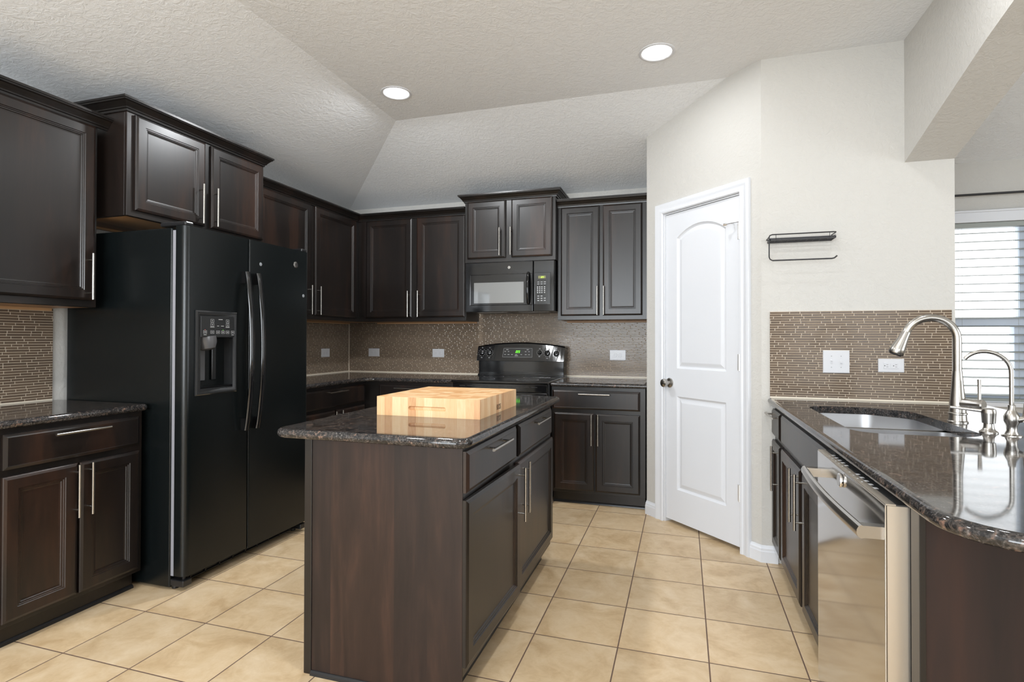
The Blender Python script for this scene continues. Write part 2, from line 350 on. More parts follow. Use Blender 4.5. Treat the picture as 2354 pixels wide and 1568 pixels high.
# ================================================================== SETTING
XL, YB, YR = -3.17, 4.65, 3.305     # left wall, back wall, pantry/right wall
ZP, ZF = 2.51, 2.814                # perimeter height and flat ceiling height
XR, YN = 4.2, -3.1
TX, TY = -1.985, 3.475              # break lines of the tray ceiling
T = 0.115
b = B(); box(b, XL-T, XR+T, YN-T, YB+T, -0.08, 0.0); struct('floor', b, FLOOR)
b = B()
quad(b, (XL, YN, ZP), (TX, YN, ZF), (TX, TY, ZF), (XL, YB, ZP))
quad(b, (XL, YB, ZP), (TX, TY, ZF), (XR, TY, ZF), (XR, YB, ZP))
quad(b, (TX, YN, ZF), (XR, YN, ZF), (XR, TY, ZF), (TX, TY, ZF))
bmesh.ops.remove_doubles(b, verts=b.verts[:], dist=1e-4)
g = bmesh.ops.solidify(b, geom=b.faces[:], thickness=-0.05)
ce = struct('ceiling', b, CEIL)
b = B(); box(b, XL-T, XL, YN-T, YB+T, 0, ZP+0.02); struct('wall_left', b, WALL)
# back wall with the dining window opening
WX0, WX1, WZ0, WZ1 = 1.42, 2.40, 0.80, 2.075
b = B(); box(b, XL, WX0, YB, YB+T, 0, ZP+0.02); box(b, WX1, XR, YB, YB+T, 0, ZP+0.02); box(b, WX0, WX1, YB, YB+T, 0, WZ0); box(b, WX0, WX1, YB, YB+T, WZ1, ZP+0.02)
struct('wall_back', b, WALL)
# dining side wall with window, rear wall with windows
b = B(); box(b, XR, XR+T, YN, -0.1, 0, ZF+0.02); box(b, XR, XR+T, 2.5, YB, 0, ZF+0.02); box(b, XR, XR+T, -0.1, 2.5, 0, 0.7); box(b, XR, XR+T, -0.1, 2.5, 2.3, ZF+0.02); struct('wall_right_dining', b, WALL)
b = B(); box(b, XL, -2.6, YN-T, YN, 0, ZF+0.02); box(b, 0.2, 1.5, YN-T, YN, 0, ZF+0.02); box(b, 3.3, XR, YN-T, YN, 0, ZF+0.02)
for a0, a1 in ((-2.6, 0.2), (1.5, 3.3)): box(b, a0, a1, YN-T, YN, 0, 0.7); box(b, a0, a1, YN-T, YN, 2.4, ZF+0.02)
struct('wall_front', b, WALL)
def ceil_z(y): return ZF if y <= TY else ZF-(y-TY)*(ZF-ZP)/(YB-TY)
# pantry: side wall, diagonal wall with the door, straight wall
XP = -0.25; XC = 0.418; YD = YR+(XC-XP)   # diagonal runs (XP,YD) -> (XC,YR)
def wall_seg(bm, p, q, t, z0, ztop):
    p, q = Vector(p), Vector(q); d = (q-p).normalized(); n = Vector((-d.y, d.x))*t
    zt = [ztop(p.y) if callable(ztop) else ztop, ztop(q.y) if callable(ztop) else ztop]
    lo = [bm.verts.new((a.x, a.y, z0)) for a in (p, q, q+n, p+n)]; hi = [bm.verts.new((a.x, a.y, z)) for a, z in zip((p, q, q+n, p+n), (zt[0], zt[1], zt[1], zt[0]))]
    bm.faces.new(lo[::-1]); bm.faces.new(hi)
    for k in range(4): bm.faces.new((lo[k], lo[(k+1) % 4], hi[(k+1) % 4], hi[k]))
top = lambda y: ceil_z(y)+0.01
b = B(); wall_seg(b, (XP, YB), (XP, YD), T, 0, top); struct('wall_pantry_side', b, WALL)
DU = Vector((XC, YR)); DD = Vector((-1, 1)).normalized()     # u measured from the right corner
def dp(u): w = DU+DD*u; return (w.x, w.y)
UL = (XC-XP)*math.sqrt(2); O0, O1, OZ = 0.140, 0.768, 2.098
b = B()
ub = (TY-YR)*math.sqrt(2)
wall_seg(b, dp(UL), dp(O1), T, 0, top); wall_seg(b, dp(O0), dp(0), T, 0, top)
wall_seg(b, dp(O1), dp(ub), T, OZ, top); wall_seg(b, dp(ub), dp(O0), T, OZ, top)
struct('wall_diagonal', b, WALL)
XE = 1.33
b = B(); box(b, XC, XE, YR, YR+T, 0, ZF+0.01); struct('wall_right', b, WALL)
# header beam over the opening to the dining side (sloped soffit)
b = B(); prof = [(YR, 2.17), (2.9, 2.283), (2.5, 2.392), (2.1, 2.48), (1.6, 2.55), (0.9, 2.58), (0.0, 2.58), (-0.8, 2.5), (-1.4, 2.3), (-1.4, ZF+0.01), (YR, ZF+0.01)]
L0 = [b.verts.new((1.11, y, z)) for y, z in prof]; L1 = [b.verts.new((XE, y, z)) for y, z in prof]
b.faces.new(L0); b.faces.new(L1[::-1])
for k in range(len(prof)): b.faces.new((L0[k], L0[(k+1) % len(prof)], L1[(k+1) % len(prof)], L1[k]))
box(b, 1.11, XE, -1.75, -1.4, 0, ZF+0.01)
struct('wall_header', b, WALL)

# baseboards
BBP = [(0, 0), (0.016, 0), (0.016, 0.060), (0.013, 0.066), (0.013, 0.076), (0.007, 0.084), (0.004, 0.092), (0, 0.092)]
b = B(); sweep(b, [dp(UL), dp(0.842)][::-1], [(-o, z) for o, z in BBP]); struct('baseboard_diagonal_left', b, WHITE)
b = B(); sweep(b, [(0.50, YR), (XC, YR), dp(0.080)], [(-o, z) for o, z in BBP]); struct('baseboard_right', b, WHITE)
b = B(); sweep(b, [(XR-0.01, YB), (XE+0.15, YB)], [(-o, z) for o, z in BBP]); struct('baseboard_dining', b, WHITE)

# ------------------------------------------------------------------ pantry door (local: x = along wall from LEFT, -y = into room)
ang = math.atan2(-1, 1)                    # left->right along the wall
DO = Vector((*dp(O1), 0)); DW_ = O1-O0
def dobj(name, bm, m, parent=None, **k):
    if parent: return obj(name, bm, m, parent, **k)
    o = struct(name, bm, m, **k); o.location = DO; o.rotation_euler = (0, 0, ang); return o
# casing with mitred corners
CP = [(0.0, 0.0), (0.0, -0.012), (0.006, -0.018), (0.018, -0.018), (0.024, -0.013), (0.040, -0.015), (0.052, -0.022), (0.066, -0.022), (0.070, -0.016), (0.070, 0.0)]
b = B(); rings = []
for cx_, cz_, sx_, sz_ in ((0, 0, -1, 0), (0, OZ-0.003, -1, 1), (DW_, OZ-0.003, 1, 1), (DW_, 0, 1, 0)):
    rings.append([b.verts.new((cx_+sx_*(o+0.002), y, cz_+sz_*(o+0.002))) for o, y in CP])
for i in range(3):
    for k in range(len(CP)): b.faces.new((rings[i][k], rings[i][(k+1) % len(CP)], rings[i+1][(k+1) % len(CP)], rings[i+1][k]))
b.faces.new(rings[0][::-1]); b.faces.new(rings[-1])
dobj('trim_1', b, WHITE, smooth=True)
b = B(); box(b, 0, 0.008, 0.0, T, 0, OZ-0.002); box(b, DW_-0.008, DW_, 0.0, T, 0, OZ-0.002); box(b, 0.008, DW_-0.008, 0.0, T, OZ-0.010, OZ-0.002); dobj('trim_2', b, WHITE)
# slab with two moulded panels
def arch(x0, x1, z0, zs, zc, n=14):
    pts = [(x0, z0), (x1, z0)]
    w = (x1-x0)/2; h = zc-zs; R = (w*w+h*h)/(2*h); cz = zc-R; cxm = (x0+x1)/2; a = math.asin(w/R)
    for k in range(n+1): th = a-2*a*k/n; pts.append((cxm+R*math.sin(th), cz+R*math.cos(th)))
    return pts
DZ0, DZ1 = 0.026, OZ-0.013; dx0, dx1 = 0.010, DW_-0.010
pr = [(0.0, 0.006), (0.006, 0.013), (0.014, 0.017), (0.022, 0.0155), (0.040, 0.009), (0.044, 0.0085)]
uL, uR = O1-0.656, O1-0.251
panA = arch(uL, uR, 1.045, 1.915, 1.985); panB = [(uL, 0.238), (uR, 0.238), (uR, 0.859), (uL, 0.859)]
b = B()
outer = [b.verts.new((x, 0.006, z)) for x, z in ((dx0, DZ0), (dx1, DZ0), (dx1, DZ1), (dx0, DZ1))]
es = [b.edges.new((outer[k], outer[(k+1) % 4])) for k in range(4)]
for pan in (panA, panB):
    lps = []
    for d, y in pr:
        lps.append([b.verts.new((x, y, z)) for x, z in offset_loop(pan, d)])
    for i in range(len(lps)-1):
        for k in range(len(pan)): b.faces.new((lps[i][k], lps[i][(k+1) % len(pan)], lps[i+1][(k+1) % len(pan)], lps[i+1][k]))
    b.faces.new(lps[-1])
    for k in range(len(pan)): es.append(b.edges.get((lps[0][k], lps[0][(k+1) % len(pan)])))
bmesh.ops.triangle_fill(b, edges=es, use_beauty=True)
back = [b.verts.new((v_.co.x, 0.041, v_.co.z)) for v_ in outer]
for k in range(4): b.faces.new((outer[k], outer[(k+1) % 4], back[(k+1) % 4], back[k]))
b.faces.new(back[::-1])
door = dobj('door_1', b, WHITE)
kx = O1-0.722; kz = 0.945
b = B(); lathe(b, (kx, 0.006, kz), (0, -1, 0), [(0, 0.033), (0.006, 0.032), (0.009, 0.026), (0.011, 0.013), (0.030, 0.011), (0.034, 0.018), (0.040, 0.026), (0.052, 0.029), (0.062, 0.026), (0.068, 0.016), (0.070, 0.004)]); obj('door_knob', b, STEEL, door, smooth=True)
for k, hz in enumerate((1.875, 1.105, 0.342)):
    b = B(); tube(b, [(DW_-0.006, -0.004, hz-0.049), (DW_-0.006, -0.004, hz+0.049)], 0.0065, 10)
    box(b, DW_-0.026, DW_-0.008, 0.0045, 0.0065, hz-0.047, hz+0.047); obj('hinge', b, HINGE, door)
b = B(); tube(b, [(DW_-0.008, -0.006, 1.928), (DW_-0.075, -0.035, 1.922)], 0.0028, 8); tube(b, [(DW_-0.070, -0.033, 1.922), (DW_-0.088, -0.040, 1.921)], 0.008, 10); tube(b, [(DW_-0.045, -0.022, 1.925), (DW_-0.05, 0.004, 1.922)], 0.004, 8); obj('door_stop', b, CHROME, door, smooth=True)
# pantry interior floor strip seen in the gap is the same floor; dark shelves behind
# ------------------------------------------------------------------ window_1, blinds, rod
b = B()
fw_ = 0.045; yf0, yf1 = YB+0.045, YB+0.10
box(b, WX0, WX0+fw_, yf0, yf1, WZ0, WZ1); box(b, WX1-0.13, WX1, yf0, yf1, WZ0, WZ1)
box(b, WX0+fw_, WX1-0.13, yf0, yf1, WZ0, WZ0+fw_); box(b, WX0+fw_, WX1-0.13, yf0, yf1, WZ1-0.03, WZ1); box(b, WX0+fw_, WX1-0.13, yf0-0.01, yf1, 1.335, 1.400)
box(b, WX1-0.165, WX1-0.13, yf0-0.01, yf1, WZ0+fw_, 1.335)
win = struct('window_1', b, VINYL, bevel=0.003)
b = B(); box(b, WX0+fw_, WX1-0.13, yf1-0.02, yf1-0.016, WZ0+fw_, WZ1-0.03); obj('glass_pane', b, GLASS, win)
b = B(); box(b, WX0, WX1, YB, YB+T, WZ0-0.001, WZ0+0.012); box(b, WX0, WX0+0.01, YB, YB+T, WZ0, WZ1); box(b, WX1-0.01, WX1, YB, YB+T, WZ0, WZ1); obj('window_reveal', b, WHITE, win)
b = B()  # head trim and sill
box(b, WX0-0.09, WX1+0.09, YB-0.022, YB, WZ1, WZ1+0.085); box(b, WX0-0.10, WX1+0.10, YB-0.032, YB, WZ1+0.070, WZ1+0.085); box(b, WX0-0.09, WX1+0.09, YB-0.04, YB, WZ0-0.03, WZ0)
struct('trim_3', b, WHITE, bevel=0.004)
bl = thing('window_blind', 'white horizontal-slat blind hanging half open in the dining window', 'blind', (WX0+0.02, YB+0.02, WZ0))
bw = WX1-WX0-0.04; bh = WZ1-WZ0
b = B(); z = 0.05; 
while z < bh-0.06:
    c, s_ = math.cos(0.10), math.sin(0.10); yc = 0.0; hw = 0.029
    pts = [(-hw, -hw*s_), (0, 0.004), (hw, hw*s_)]
    lo = [[b.verts.new((xx, yc+py*c, z+pz)) for py, pz in pts] for xx in (0, bw)]; hi = [[b.verts.new((xx, yc+py*c, z+pz+0.003)) for py, pz in pts] for xx in (0, bw)]
    for q in (0, 1):
        b.faces.new((lo[0][q], lo[0][q+1], lo[1][q+1], lo[1][q])); b.faces.new((hi[0][q], hi[1][q], hi[1][q+1], hi[0][q+1]))
    b.faces.new((lo[0][0], lo[1][0], hi[1][0], hi[0][0])); b.faces.new((lo[0][2], hi[0][2], hi[1][2], lo[1][2]))
    z += 0.0605
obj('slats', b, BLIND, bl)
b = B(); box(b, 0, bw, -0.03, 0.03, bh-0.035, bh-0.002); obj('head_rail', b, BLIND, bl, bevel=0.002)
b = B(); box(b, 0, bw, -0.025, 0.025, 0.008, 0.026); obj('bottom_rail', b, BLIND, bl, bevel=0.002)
b = B()
for xx in (0.10, bw/2, bw-0.14):
    for yy in (-0.027, 0.027): tube(b, [(xx, yy, 0.02), (xx, yy, bh-0.03)], 0.0009, 5)
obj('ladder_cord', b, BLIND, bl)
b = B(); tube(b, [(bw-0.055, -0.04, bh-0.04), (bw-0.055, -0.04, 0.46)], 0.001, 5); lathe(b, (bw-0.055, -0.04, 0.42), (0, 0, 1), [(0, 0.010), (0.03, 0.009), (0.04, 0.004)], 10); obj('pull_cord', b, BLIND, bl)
rod = thing('curtain_rod', 'thin black curtain rod mounted on the wall above the dining window', 'curtain rod', (1.3, YB-0.07, 2.262))
b = B(); tube(b, [(0, 0, 0), (1.35, 0, 0)], 0.008, 10); obj('rod', b, BRONZE, rod, smooth=True)
for xx in (0.03, 1.30):
    b = B(); tube(b, [(xx, 0, 0), (xx, 0.07, 0)], 0.006, 8); lathe(b, (xx, 0.07, 0), (0, -1, 0), [(0, 0.02), (0.006, 0.018)], 12); obj('bracket', b, BRONZE, rod)
for xx, sgn in ((0, -1), (1.35, 1)):
    b = B(); lathe(b, (xx, 0, 0), (sgn, 0, 0), [(0, 0.008), (0.01, 0.016), (0.025, 0.018), (0.04, 0.008)], 12); obj('finial', b, BRONZE, rod, smooth=True)

# ------------------------------------------------------------------ tile backsplashes (fixed to the walls)
st_ = 0.008
b = B(); box(b, XL, XL+st_, 1.0, 2.008, 0.922, 1.394); struct('trim_4', b, MOS)
b = B(); box(b, XL, XL+st_, 1.0, 2.008, 0.9152, 0.9222); struct('trim_5', b, TRIMS)
b = B(); box(b, XL, XL+st_, 2.99, YB-st_, 0.922, 1.394); box(b, XL, XP-0.003, YB-st_, YB, 0.922, 1.475); struct('trim_6', b, MOS)
b = B(); box(b, XL+st_, XL+st_+0.004, 2.99, YB-st_, 0.9152, 0.924); box(b, XL+st_, XP-0.003, YB-st_-0.004, YB-st_, 0.9152, 0.924); box(b, XL+st_, XL+st_+0.005, YB-st_-0.005, YB-st_, 0.924, 1.394); struct('trim_7', b, TRIMS)
b = B(); box(b, 0.461, 1.312, YR-st_, YR, 0.922, 1.394); struct('trim_8', b, MOS)
b = B(); box(b, 0.461, 1.312, YR-st_-0.003, YR-st_, 0.9152, 0.924); struct('trim_9', b, TRIMS)

# ================================================================== CABINETS
DPROF = [(0.0, -0.001), (0.0, -0.013), (0.003, -0.016), (0.012, -0.020), (0.050, -0.020), (0.0525, -0.0165), (0.0565, -0.0165), (0.0585, -0.0135), (0.0635, -0.0130), (0.066, -0.0095), (0.072, -0.0085)]
RPROF = [(0.0, -0.001), (0.0, -0.012), (0.013, -0.020), (0.015, -0.0195)]
def handle(bm, p, vertical, l=0.230):
    x, z = p; y0, y1 = -0.020, -0.052
    e = (0, l/2) if vertical else (l/2, 0); q = (0, l/2-0.033) if vertical else (l/2-0.033, 0)
    tube(bm, [(x-e[0], y1, z-e[1]), (x+e[0], y1, z+e[1])], 0.0058, 12)
    for s_ in (-1, 1): tube(bm, [(x+s_*q[0], y0+0.002, z+s_*q[1]), (x+s_*q[0], y1, z+s_*q[1])], 0.0042, 8)
def crown_prof(z):
    return [(0, z-0.062), (0.008, z-0.062), (0.010, z-0.052), (0.016, z-0.050), (0.018, z-0.044), (0.024, z-0.036), (0.036, z-0.022), (0.043, z-0.018), (0.045, z-0.012), (0.050, z-0.011), (0.050, z), (0, z)]
CROWN_N = [0]
def cabinet(name, label, loc, rz, w, depth, z0, z1, doors=(), drawers=(), toe=0.0, toe_h=0.09, group=None, crown=None, crown_pre=None, crown_post=None, crown_z=None, cat='cabinet', hollow=False, panel_mat=None, false_drawers=()):
    t = thing(name, label, cat, (loc[0], loc[1], z0), rz, group)
    h = z1-z0
    b = B(); zb = toe_h if toe else 0.0
    # carcass with face frame
    box(b, 0, w, 0.018, depth, zb, h); box(b, 0, w, 0.0, 0.018, zb, h)
    if toe: box(b, 0.004, w-0.004, toe, depth, 0, zb)
    obj('carcass', b, ESP2, t, bevel=0.0012, seg=1)
    if not toe:
        b = B(); quad(b, (0.015, 0.022, -0.001), (w-0.015, 0.022, -0.001), (w-0.015, depth-0.002, -0.001), (0.015, depth-0.002, -0.001)); box(b, 0.015, w-0.015, depth-0.02, depth-0.002, -0.014, -0.0005); obj('underside', b, RAWW, t, label='pale raw wood underside')
    if toe:
        b = B(); sweep(b, [(0.004, toe), (w-0.004, toe)], [(0, 0), (0.012, 0), (0.010, 0.010), (0.004, 0.016), (0, 0.017)]); obj('shoe_molding', b, BLACKS, t)
    for d in doors:
        x0, x1, a, c, hx, hz = d
        b = B(); ring_panel(b, x0, x1, a-z0, c-z0, DPROF); do = obj('door', b, ESP, t)
        if hx is not None: b = B(); handle(b, (hx, hz-z0), True); obj('handle', b, STEEL, do, smooth=True)
    for d in drawers:
        x0, x1, a, c = d[:4]
        b = B(); ring_panel(b, x0, x1, a-z0, c-z0, RPROF); do = obj('drawer', b, ESP, t)
        if len(d) < 5 or d[4]: b = B(); handle(b, ((x0+x1)/2 if len(d) < 5 else d[4], 0.832-z0), False); obj('handle', b, STEEL, do, smooth=True)
    for d in false_drawers:
        b = B(); ring_panel(b, d[0], d[1], d[2]-z0, d[3]-z0, RPROF); obj('false_drawer_front', b, ESP, t)
    if crown:
        b = B(); sweep(b, crown, crown_prof(crown_z-z0), pre=crown_pre, post=crown_post); obj('crown_molding', b, ESP2, t)
    return t
UZ0, UZ1, UC = 1.395, 2.335, 2.372      # wall cabinets
DUZ = (1.428, 2.308); HU = 1.546
BZ = 0.882; DBZ = (0.112, 0.688); DRZ = (0.716, 0.857); HB = 0.571
YF = 4.335   # face-frame plane of back wall cabinets
XFU = -2.855
# back wall, left pair (runs into the corner)
x0 = XFU
cabinet('wall_cabinet', 'dark wood wall cabinet with two tall doors between the corner and the microwave', (x0, YF), 0, -1.79-x0, YB-YF-0.002, UZ0, UZ1,
        doors=[(-2.768-x0, -2.304-x0, *DUZ, -2.327-x0, HU), (-2.256-x0, -1.797-x0, *DUZ, -2.229-x0, HU)], crown=[(0.0, 0), (-1.79-x0, 0)], crown_pre=(0, -1) , crown_z=UC)
# microwave cabinet (deeper, higher)
YM = 4.265
cabinet('wall_cabinet', 'short two-door dark wood cabinet directly above the microwave', (-1.772, YM), 0, 0.787, YB-YM-0.002, 1.880, 2.412,
        doors=[(0.026, 0.366, 1.912, 2.392, 0.322, 2.042), (0.416, 0.760, 1.912, 2.392, 0.418, 2.042)],
        crown=[(0, YB-YM-0.003), (0, 0), (0.787, 0), (0.787, YB-YM-0.003)], crown_z=2.452)
# back wall right pair
x0 = -0.983
cabinet('wall_cabinet', 'dark wood wall cabinet with two narrow doors beside the pantry wall', (x0, YF), 0, XP-0.004-x0, YB-YF-0.002, UZ0, UZ1,
        doors=[(-0.955-x0, -0.641-x0, *DUZ, -0.654-x0, HU), (-0.613-x0, -0.306-x0, *DUZ, -0.603-x0, HU)], crown=[(0, 0), (XP-0.004-x0, 0)], crown_z=UC)
# left wall corner cabinet (local x = world y)
y0 = 3.05
cabinet('wall_cabinet', 'dark wood wall cabinet on the left wall between fridge and corner', (XFU, y0), PI/2, YB-0.002-y0, XFU-XL-0.002, UZ0, UZ1,
        doors=[(3.08-y0, 3.648-y0, *DUZ, 3.620-y0, HU), (3.702-y0, 4.278-y0, *DUZ, 3.728-y0, HU)], crown=[(0, 0), (YF-y0, 0)], crown_post=(YF-y0, -1), crown_z=UC)
# fridge cabinet
XFF = -2.715; y0 = 2.055
cabinet('wall_cabinet', 'short two-door dark wood cabinet above the black refrigerator', (XFF, y0), PI/2, 0.935, XFF-XL-0.002, 1.868, 2.412,
        doors=[(0.036, 0.462, 1.900, 2.392, 0.419, 2.022), (0.505, 0.924, 1.900, 2.392, 0.520, 2.022)],
        crown=[(0, XFF-XL-0.003), (0, 0), (0.935, 0), (0.935, XFF-XL-0.003)], crown_z=2.462)
# near left upper
y0 = 1.36
cabinet('wall_cabinet', 'single-door dark wood wall cabinet at the left edge of the photo', (XFU, y0), PI/2, 2.008-y0, XFU-XL-0.002, UZ0, UZ1,
        doors=[(1.385-y0, 1.990-y0, *DUZ, 1.958-y0, HU)], crown=[(-0.3, 0), (2.0545-y0, 0)], crown_z=UC)
b = B(); box(b, 0, 0.0, 0, 0, 0, 0); b.free()
# ---- base cabinets
XFB = -2.572
y0 = 1.42
cabinet('base_cabinet', 'dark wood base cabinet with one drawer over two doors left of the refrigerator', (XFB, y0), PI/2, 2.034-y0, XFB-XL-0.002, 0, BZ,
        doors=[(1.452-y0, 1.728-y0, *DBZ, 1.712-y0, HB), (1.738-y0, 2.012-y0, *DBZ, 1.768-y0, HB)], drawers=[(1.452-y0, 2.012-y0, *DRZ)], toe=0.052)
y0 = 2.995
cabinet('base_cabinet', 'dark wood base cabinet on the left wall just past the refrigerator', (XFB, y0), PI/2, YB-0.002-y0, XFB-XL-0.002, 0, BZ,
        doors=[(3.185-y0, 3.575-y0, *DBZ, 3.545-y0, HB), (3.595-y0, 3.978-y0, *DBZ, 3.628-y0, HB)], drawers=[(3.185-y0, 3.978-y0, *DRZ)], toe=0.052)
YFB = 4.018; x0 = XFB
cabinet('base_cabinet', 'dark wood base cabinet against the back wall left of the range', (x0, YFB), 0, -1.756-x0, YB-YFB-0.002, 0, BZ,
        doors=[(-2.435-x0, -2.12-x0, *DBZ, -2.15-x0, HB), (-2.105-x0, -1.79-x0, *DBZ, -2.075-x0, HB)], drawers=[(-2.435-x0, -1.79-x0, *DRZ, -2.16-x0)], toe=0.052)
x0 = -0.958
cabinet('base_cabinet', 'dark wood base cabinet against the back wall between range and pantry', (x0, YFB), 0, XP-0.012-x0, YB-YFB-0.002, 0, BZ,
        doors=[(-0.935-x0, -0.632-x0, *DBZ, -0.648-x0, HB), (-0.622-x0, -0.300-x0, *DBZ, -0.600-x0, HB)], drawers=[(-0.948-x0, -0.300-x0, *DRZ, -0.628-x0)], toe=0.052)
# right hand run (faces -x): local x = -world y
XRF = 0.487
def ry(y, Y0): return Y0-y
Y0 = 3.300
cabinet('base_cabinet', 'narrow dark wood base cabinet at the wall end of the sink run', (XRF, Y0), -PI/2, Y0-3.028, 0.58, 0, BZ,
        doors=[(0.006, Y0-3.045, *DBZ, Y0-3.078, HB)], drawers=[(0.006, Y0-3.045, *DRZ)], toe=0.052)
Y0 = 3.026
cabinet('sink_base_cabinet', 'dark wood sink cabinet with a plain false front above two doors', (XRF, Y0), -PI/2, Y0-2.055, 0.58, 0, BZ-0.25,
        doors=[(Y0-3.005, Y0-2.545, *DBZ, Y0-2.578, HB), (Y0-2.497, Y0-2.075, *DBZ, Y0-2.466, HB)], toe=0.052)
b = B(); box(b, 0, Y0-2.055, 0, 0.018, BZ-0.25, BZ); box(b, 0, 0.018, 0.018, 0.58, BZ-0.25, BZ); box(b, Y0-2.073, Y0-2.055, 0.018, 0.58, BZ-0.25, BZ); box(b, 0.018, Y0-2.073, 0.562, 0.58, BZ-0.25, BZ)
sc_ = [o for o in COL.objects if o.name.startswith('sink_base_cabinet')][0]
obj('upper_frame', b, ESP2, sc_)
b = B(); ring_panel(b, Y0-3.005, Y0-2.075, *DRZ, RPROF); obj('false_drawer_front', b, ESP, sc_)
# peninsula end cabinet panel, facing the camera
pe = thing('end_panel', 'dark wood end panel closing the peninsula beside the dishwasher', 'panel', (0.478, 1.352, 0))
b = B(); box(b, 0.0, 0.012, 0.0, 0.045, 0.0, BZ); obj('stile', b, ESP2, pe, bevel=0.001)
b = B(); box(b, 0.012, 0.60, 0.008, 0.03, 0.0, BZ); obj('side_panel', b, PENP, pe)
b = B(); box(b, 1.085, 1.105, 1.39, 3.29, 0.0, BZ); tag(obj('back_panel', b, PENP), 'long dark wood panel closing the dining side of the peninsula', 'panel')

# ---- island (faces +x)
IX, IY0, IY1 = -0.716, 1.712, 2.975
isl = cabinet('kitchen_island', 'dark wood kitchen island cabinet with two drawers over two doors', (IX, IY0), PI/2, IY1-IY0, 0.60, 0, BZ,
        doors=[(-0.006, 2.285-IY0, 0.128, 0.692, 2.246-IY0, HB), (2.302-IY0, 2.962-IY0, 0.128, 0.692, 2.368-IY0, HB)],
        drawers=[(-0.004, 2.275-IY0, *DRZ, 1.992-IY0), (2.315-IY0, 2.93-IY0, *DRZ, 2.64-IY0)], toe=0.06, cat='island')
dj = [o for o in COL.objects if o.parent == isl and o.name.startswith('door')][0]     # this door hangs slightly ajar
dj.rotation_euler = (0, 0, -0.028); dj.location = Vector((-0.006, 0, 0)) - Matrix.Rotation(-0.028, 3, 'Z') @ Vector((-0.006, 0, 0)); dj['label'] = 'island door hanging slightly ajar'
# veneer end panel and back edge stile (world coords -> island local: x=wy-IY0, y=IX-wx)
b = B(); box(b, 0.0, 0.6, 0.0005, 0.006, 0.0, BZ); vp = obj('end_panel', b, VEN, isl, label='lighter walnut brown end panel')
vp.rotation_euler = (0, 0, PI/2)    # own frame so that the boards run across it
b = B(); box(b, -0.010, 0.03, 0.60, 0.632, 0.0, BZ); box(b, 0.03, IY1-IY0, 0.60, 0.615, 0, BZ); obj('back_panel', b, ESP2, isl, bevel=0.002)
b = B(); sweep(b, [(0.6, 0.0062), (0.005, 0.0062)], [(0, 0), (0.011, 0), (0.009, 0.010), (0.003, 0.015), (0, 0.016)]); sm = obj('base_shoe', b, BLACKS, isl); sm.rotation_euler = (0, 0, PI/2)

# ================================================================== WORKTOPS
ZC0, ZC = 0.882, 0.915
def worktop(label, pts, rads, holes=()):
    b = B(); o_ = round_poly(pts, rads); slab(b, o_, ZC0, ZC, holes)
    o = obj('worktop', b, GRAN, smooth=True)
    for p in o.data.polygons:
        if abs(p.normal.z) > 0.999: p.use_smooth = False
    return tag(o, label, 'countertop')
worktop('granite countertop slab at the left edge beside the refrigerator', [(XL+0.001, 1.0), (-2.535, 1.0), (-2.535, 2.046), (XL+0.001, 2.046)], [0, 0, 0.025, 0])
worktop('L-shaped granite countertop in the corner left of the range', [(XL+0.001, 2.992), (-2.535, 2.992), (-2.535, 3.985), (-1.757, 3.985), (-1.757, YB-0.001), (XL+0.001, YB-0.001)], [0, 0, 0.10, 0, 0, 0], )
worktop('short granite countertop between the range and the pantry wall', [(-0.957, 3.985), (XP-0.003, 3.985), (XP-0.003, YB-0.001), (-0.957, YB-0.001)], 0)
worktop('granite island countertop with rounded corners under the cutting board', [(-1.425, 1.612), (-0.662, 1.612), (-0.662, 3.02), (-1.425, 3.02)], 0.055)
sinkh = round_poly([(0.575, 2.165), (0.985, 2.165), (0.985, 2.86), (0.84, 2.965), (0.575, 2.965)], [0.09, 0.12, 0.13, 0.12, 0.09], 8)
worktop('long granite peninsula countertop with the sink and rounded near corner', [(0.450, 1.095), (1.45, 1.095), (1.45, 3.295), (1.335, 3.295), (1.335, YR-0.001), (0.450, YR-0.001)], [0.15, 0.1, 0, 0, 0, 0], [sinkh])

# ================================================================== SINK AND FAUCETS
sk = thing('kitchen_sink', 'stainless steel double-bowl undermount sink set in the peninsula countertop', 'sink', (0.78, 2.56, 0.70))
def basin(bm, pts, z_top, z_bot, rb=0.04):
    loops = []
    for d, z in ((-0.012, z_top), (0.0, z_top), (0.004, z_bot+rb), (0.012, z_bot+rb*0.4), (0.03, z_bot+0.004), (0.06, z_bot)):
        loops.append([bm.verts.new((x-0.78, y-2.56, z-0.70)) for x, y in offset_loop(pts, d)])
    n = len(pts)
    for i in range(len(loops)-1):
        for k in range(n): bm.faces.new((loops[i][k], loops[i][(k+1) % n], loops[i+1][(k+1) % n], loops[i+1][k]))
    bm.faces.new(loops[-1])
b = B(); basin(b, round_poly([(0.570, 2.53), (0.990, 2.53), (0.990, 2.85), (0.84, 2.97), (0.570, 2.97)], [0.05, 0.05, 0.12, 0.12, 0.08]), 0.8815, 0.70); obj('bowl', b, STEELS, sk, smooth=True)
b = B(); basin(b, round_poly([(0.570, 2.16), (0.990, 2.16), (0.990, 2.49), (0.570, 2.49)], [0.08, 0.11, 0.05, 0.05]), 0.8815, 0.70); obj('bowl', b, STEELS, sk, smooth=True)
b = B(); tube(b, [(0.585-0.78, -0.05, 0.14), (0.975-0.78, -0.05, 0.14)], 0.016, 12); obj('divider', b, STEELS, sk, smooth=True)
for yy in (2.75, 2.33):
    b = B(); lathe(b, (0, yy-2.56, 0.001), (0, 0, 1), [(0, 0.045), (0.002, 0.045), (0.003, 0.03), (0.0005, 0.02)], 20); obj('drain', b, STEEL, sk, smooth=True)

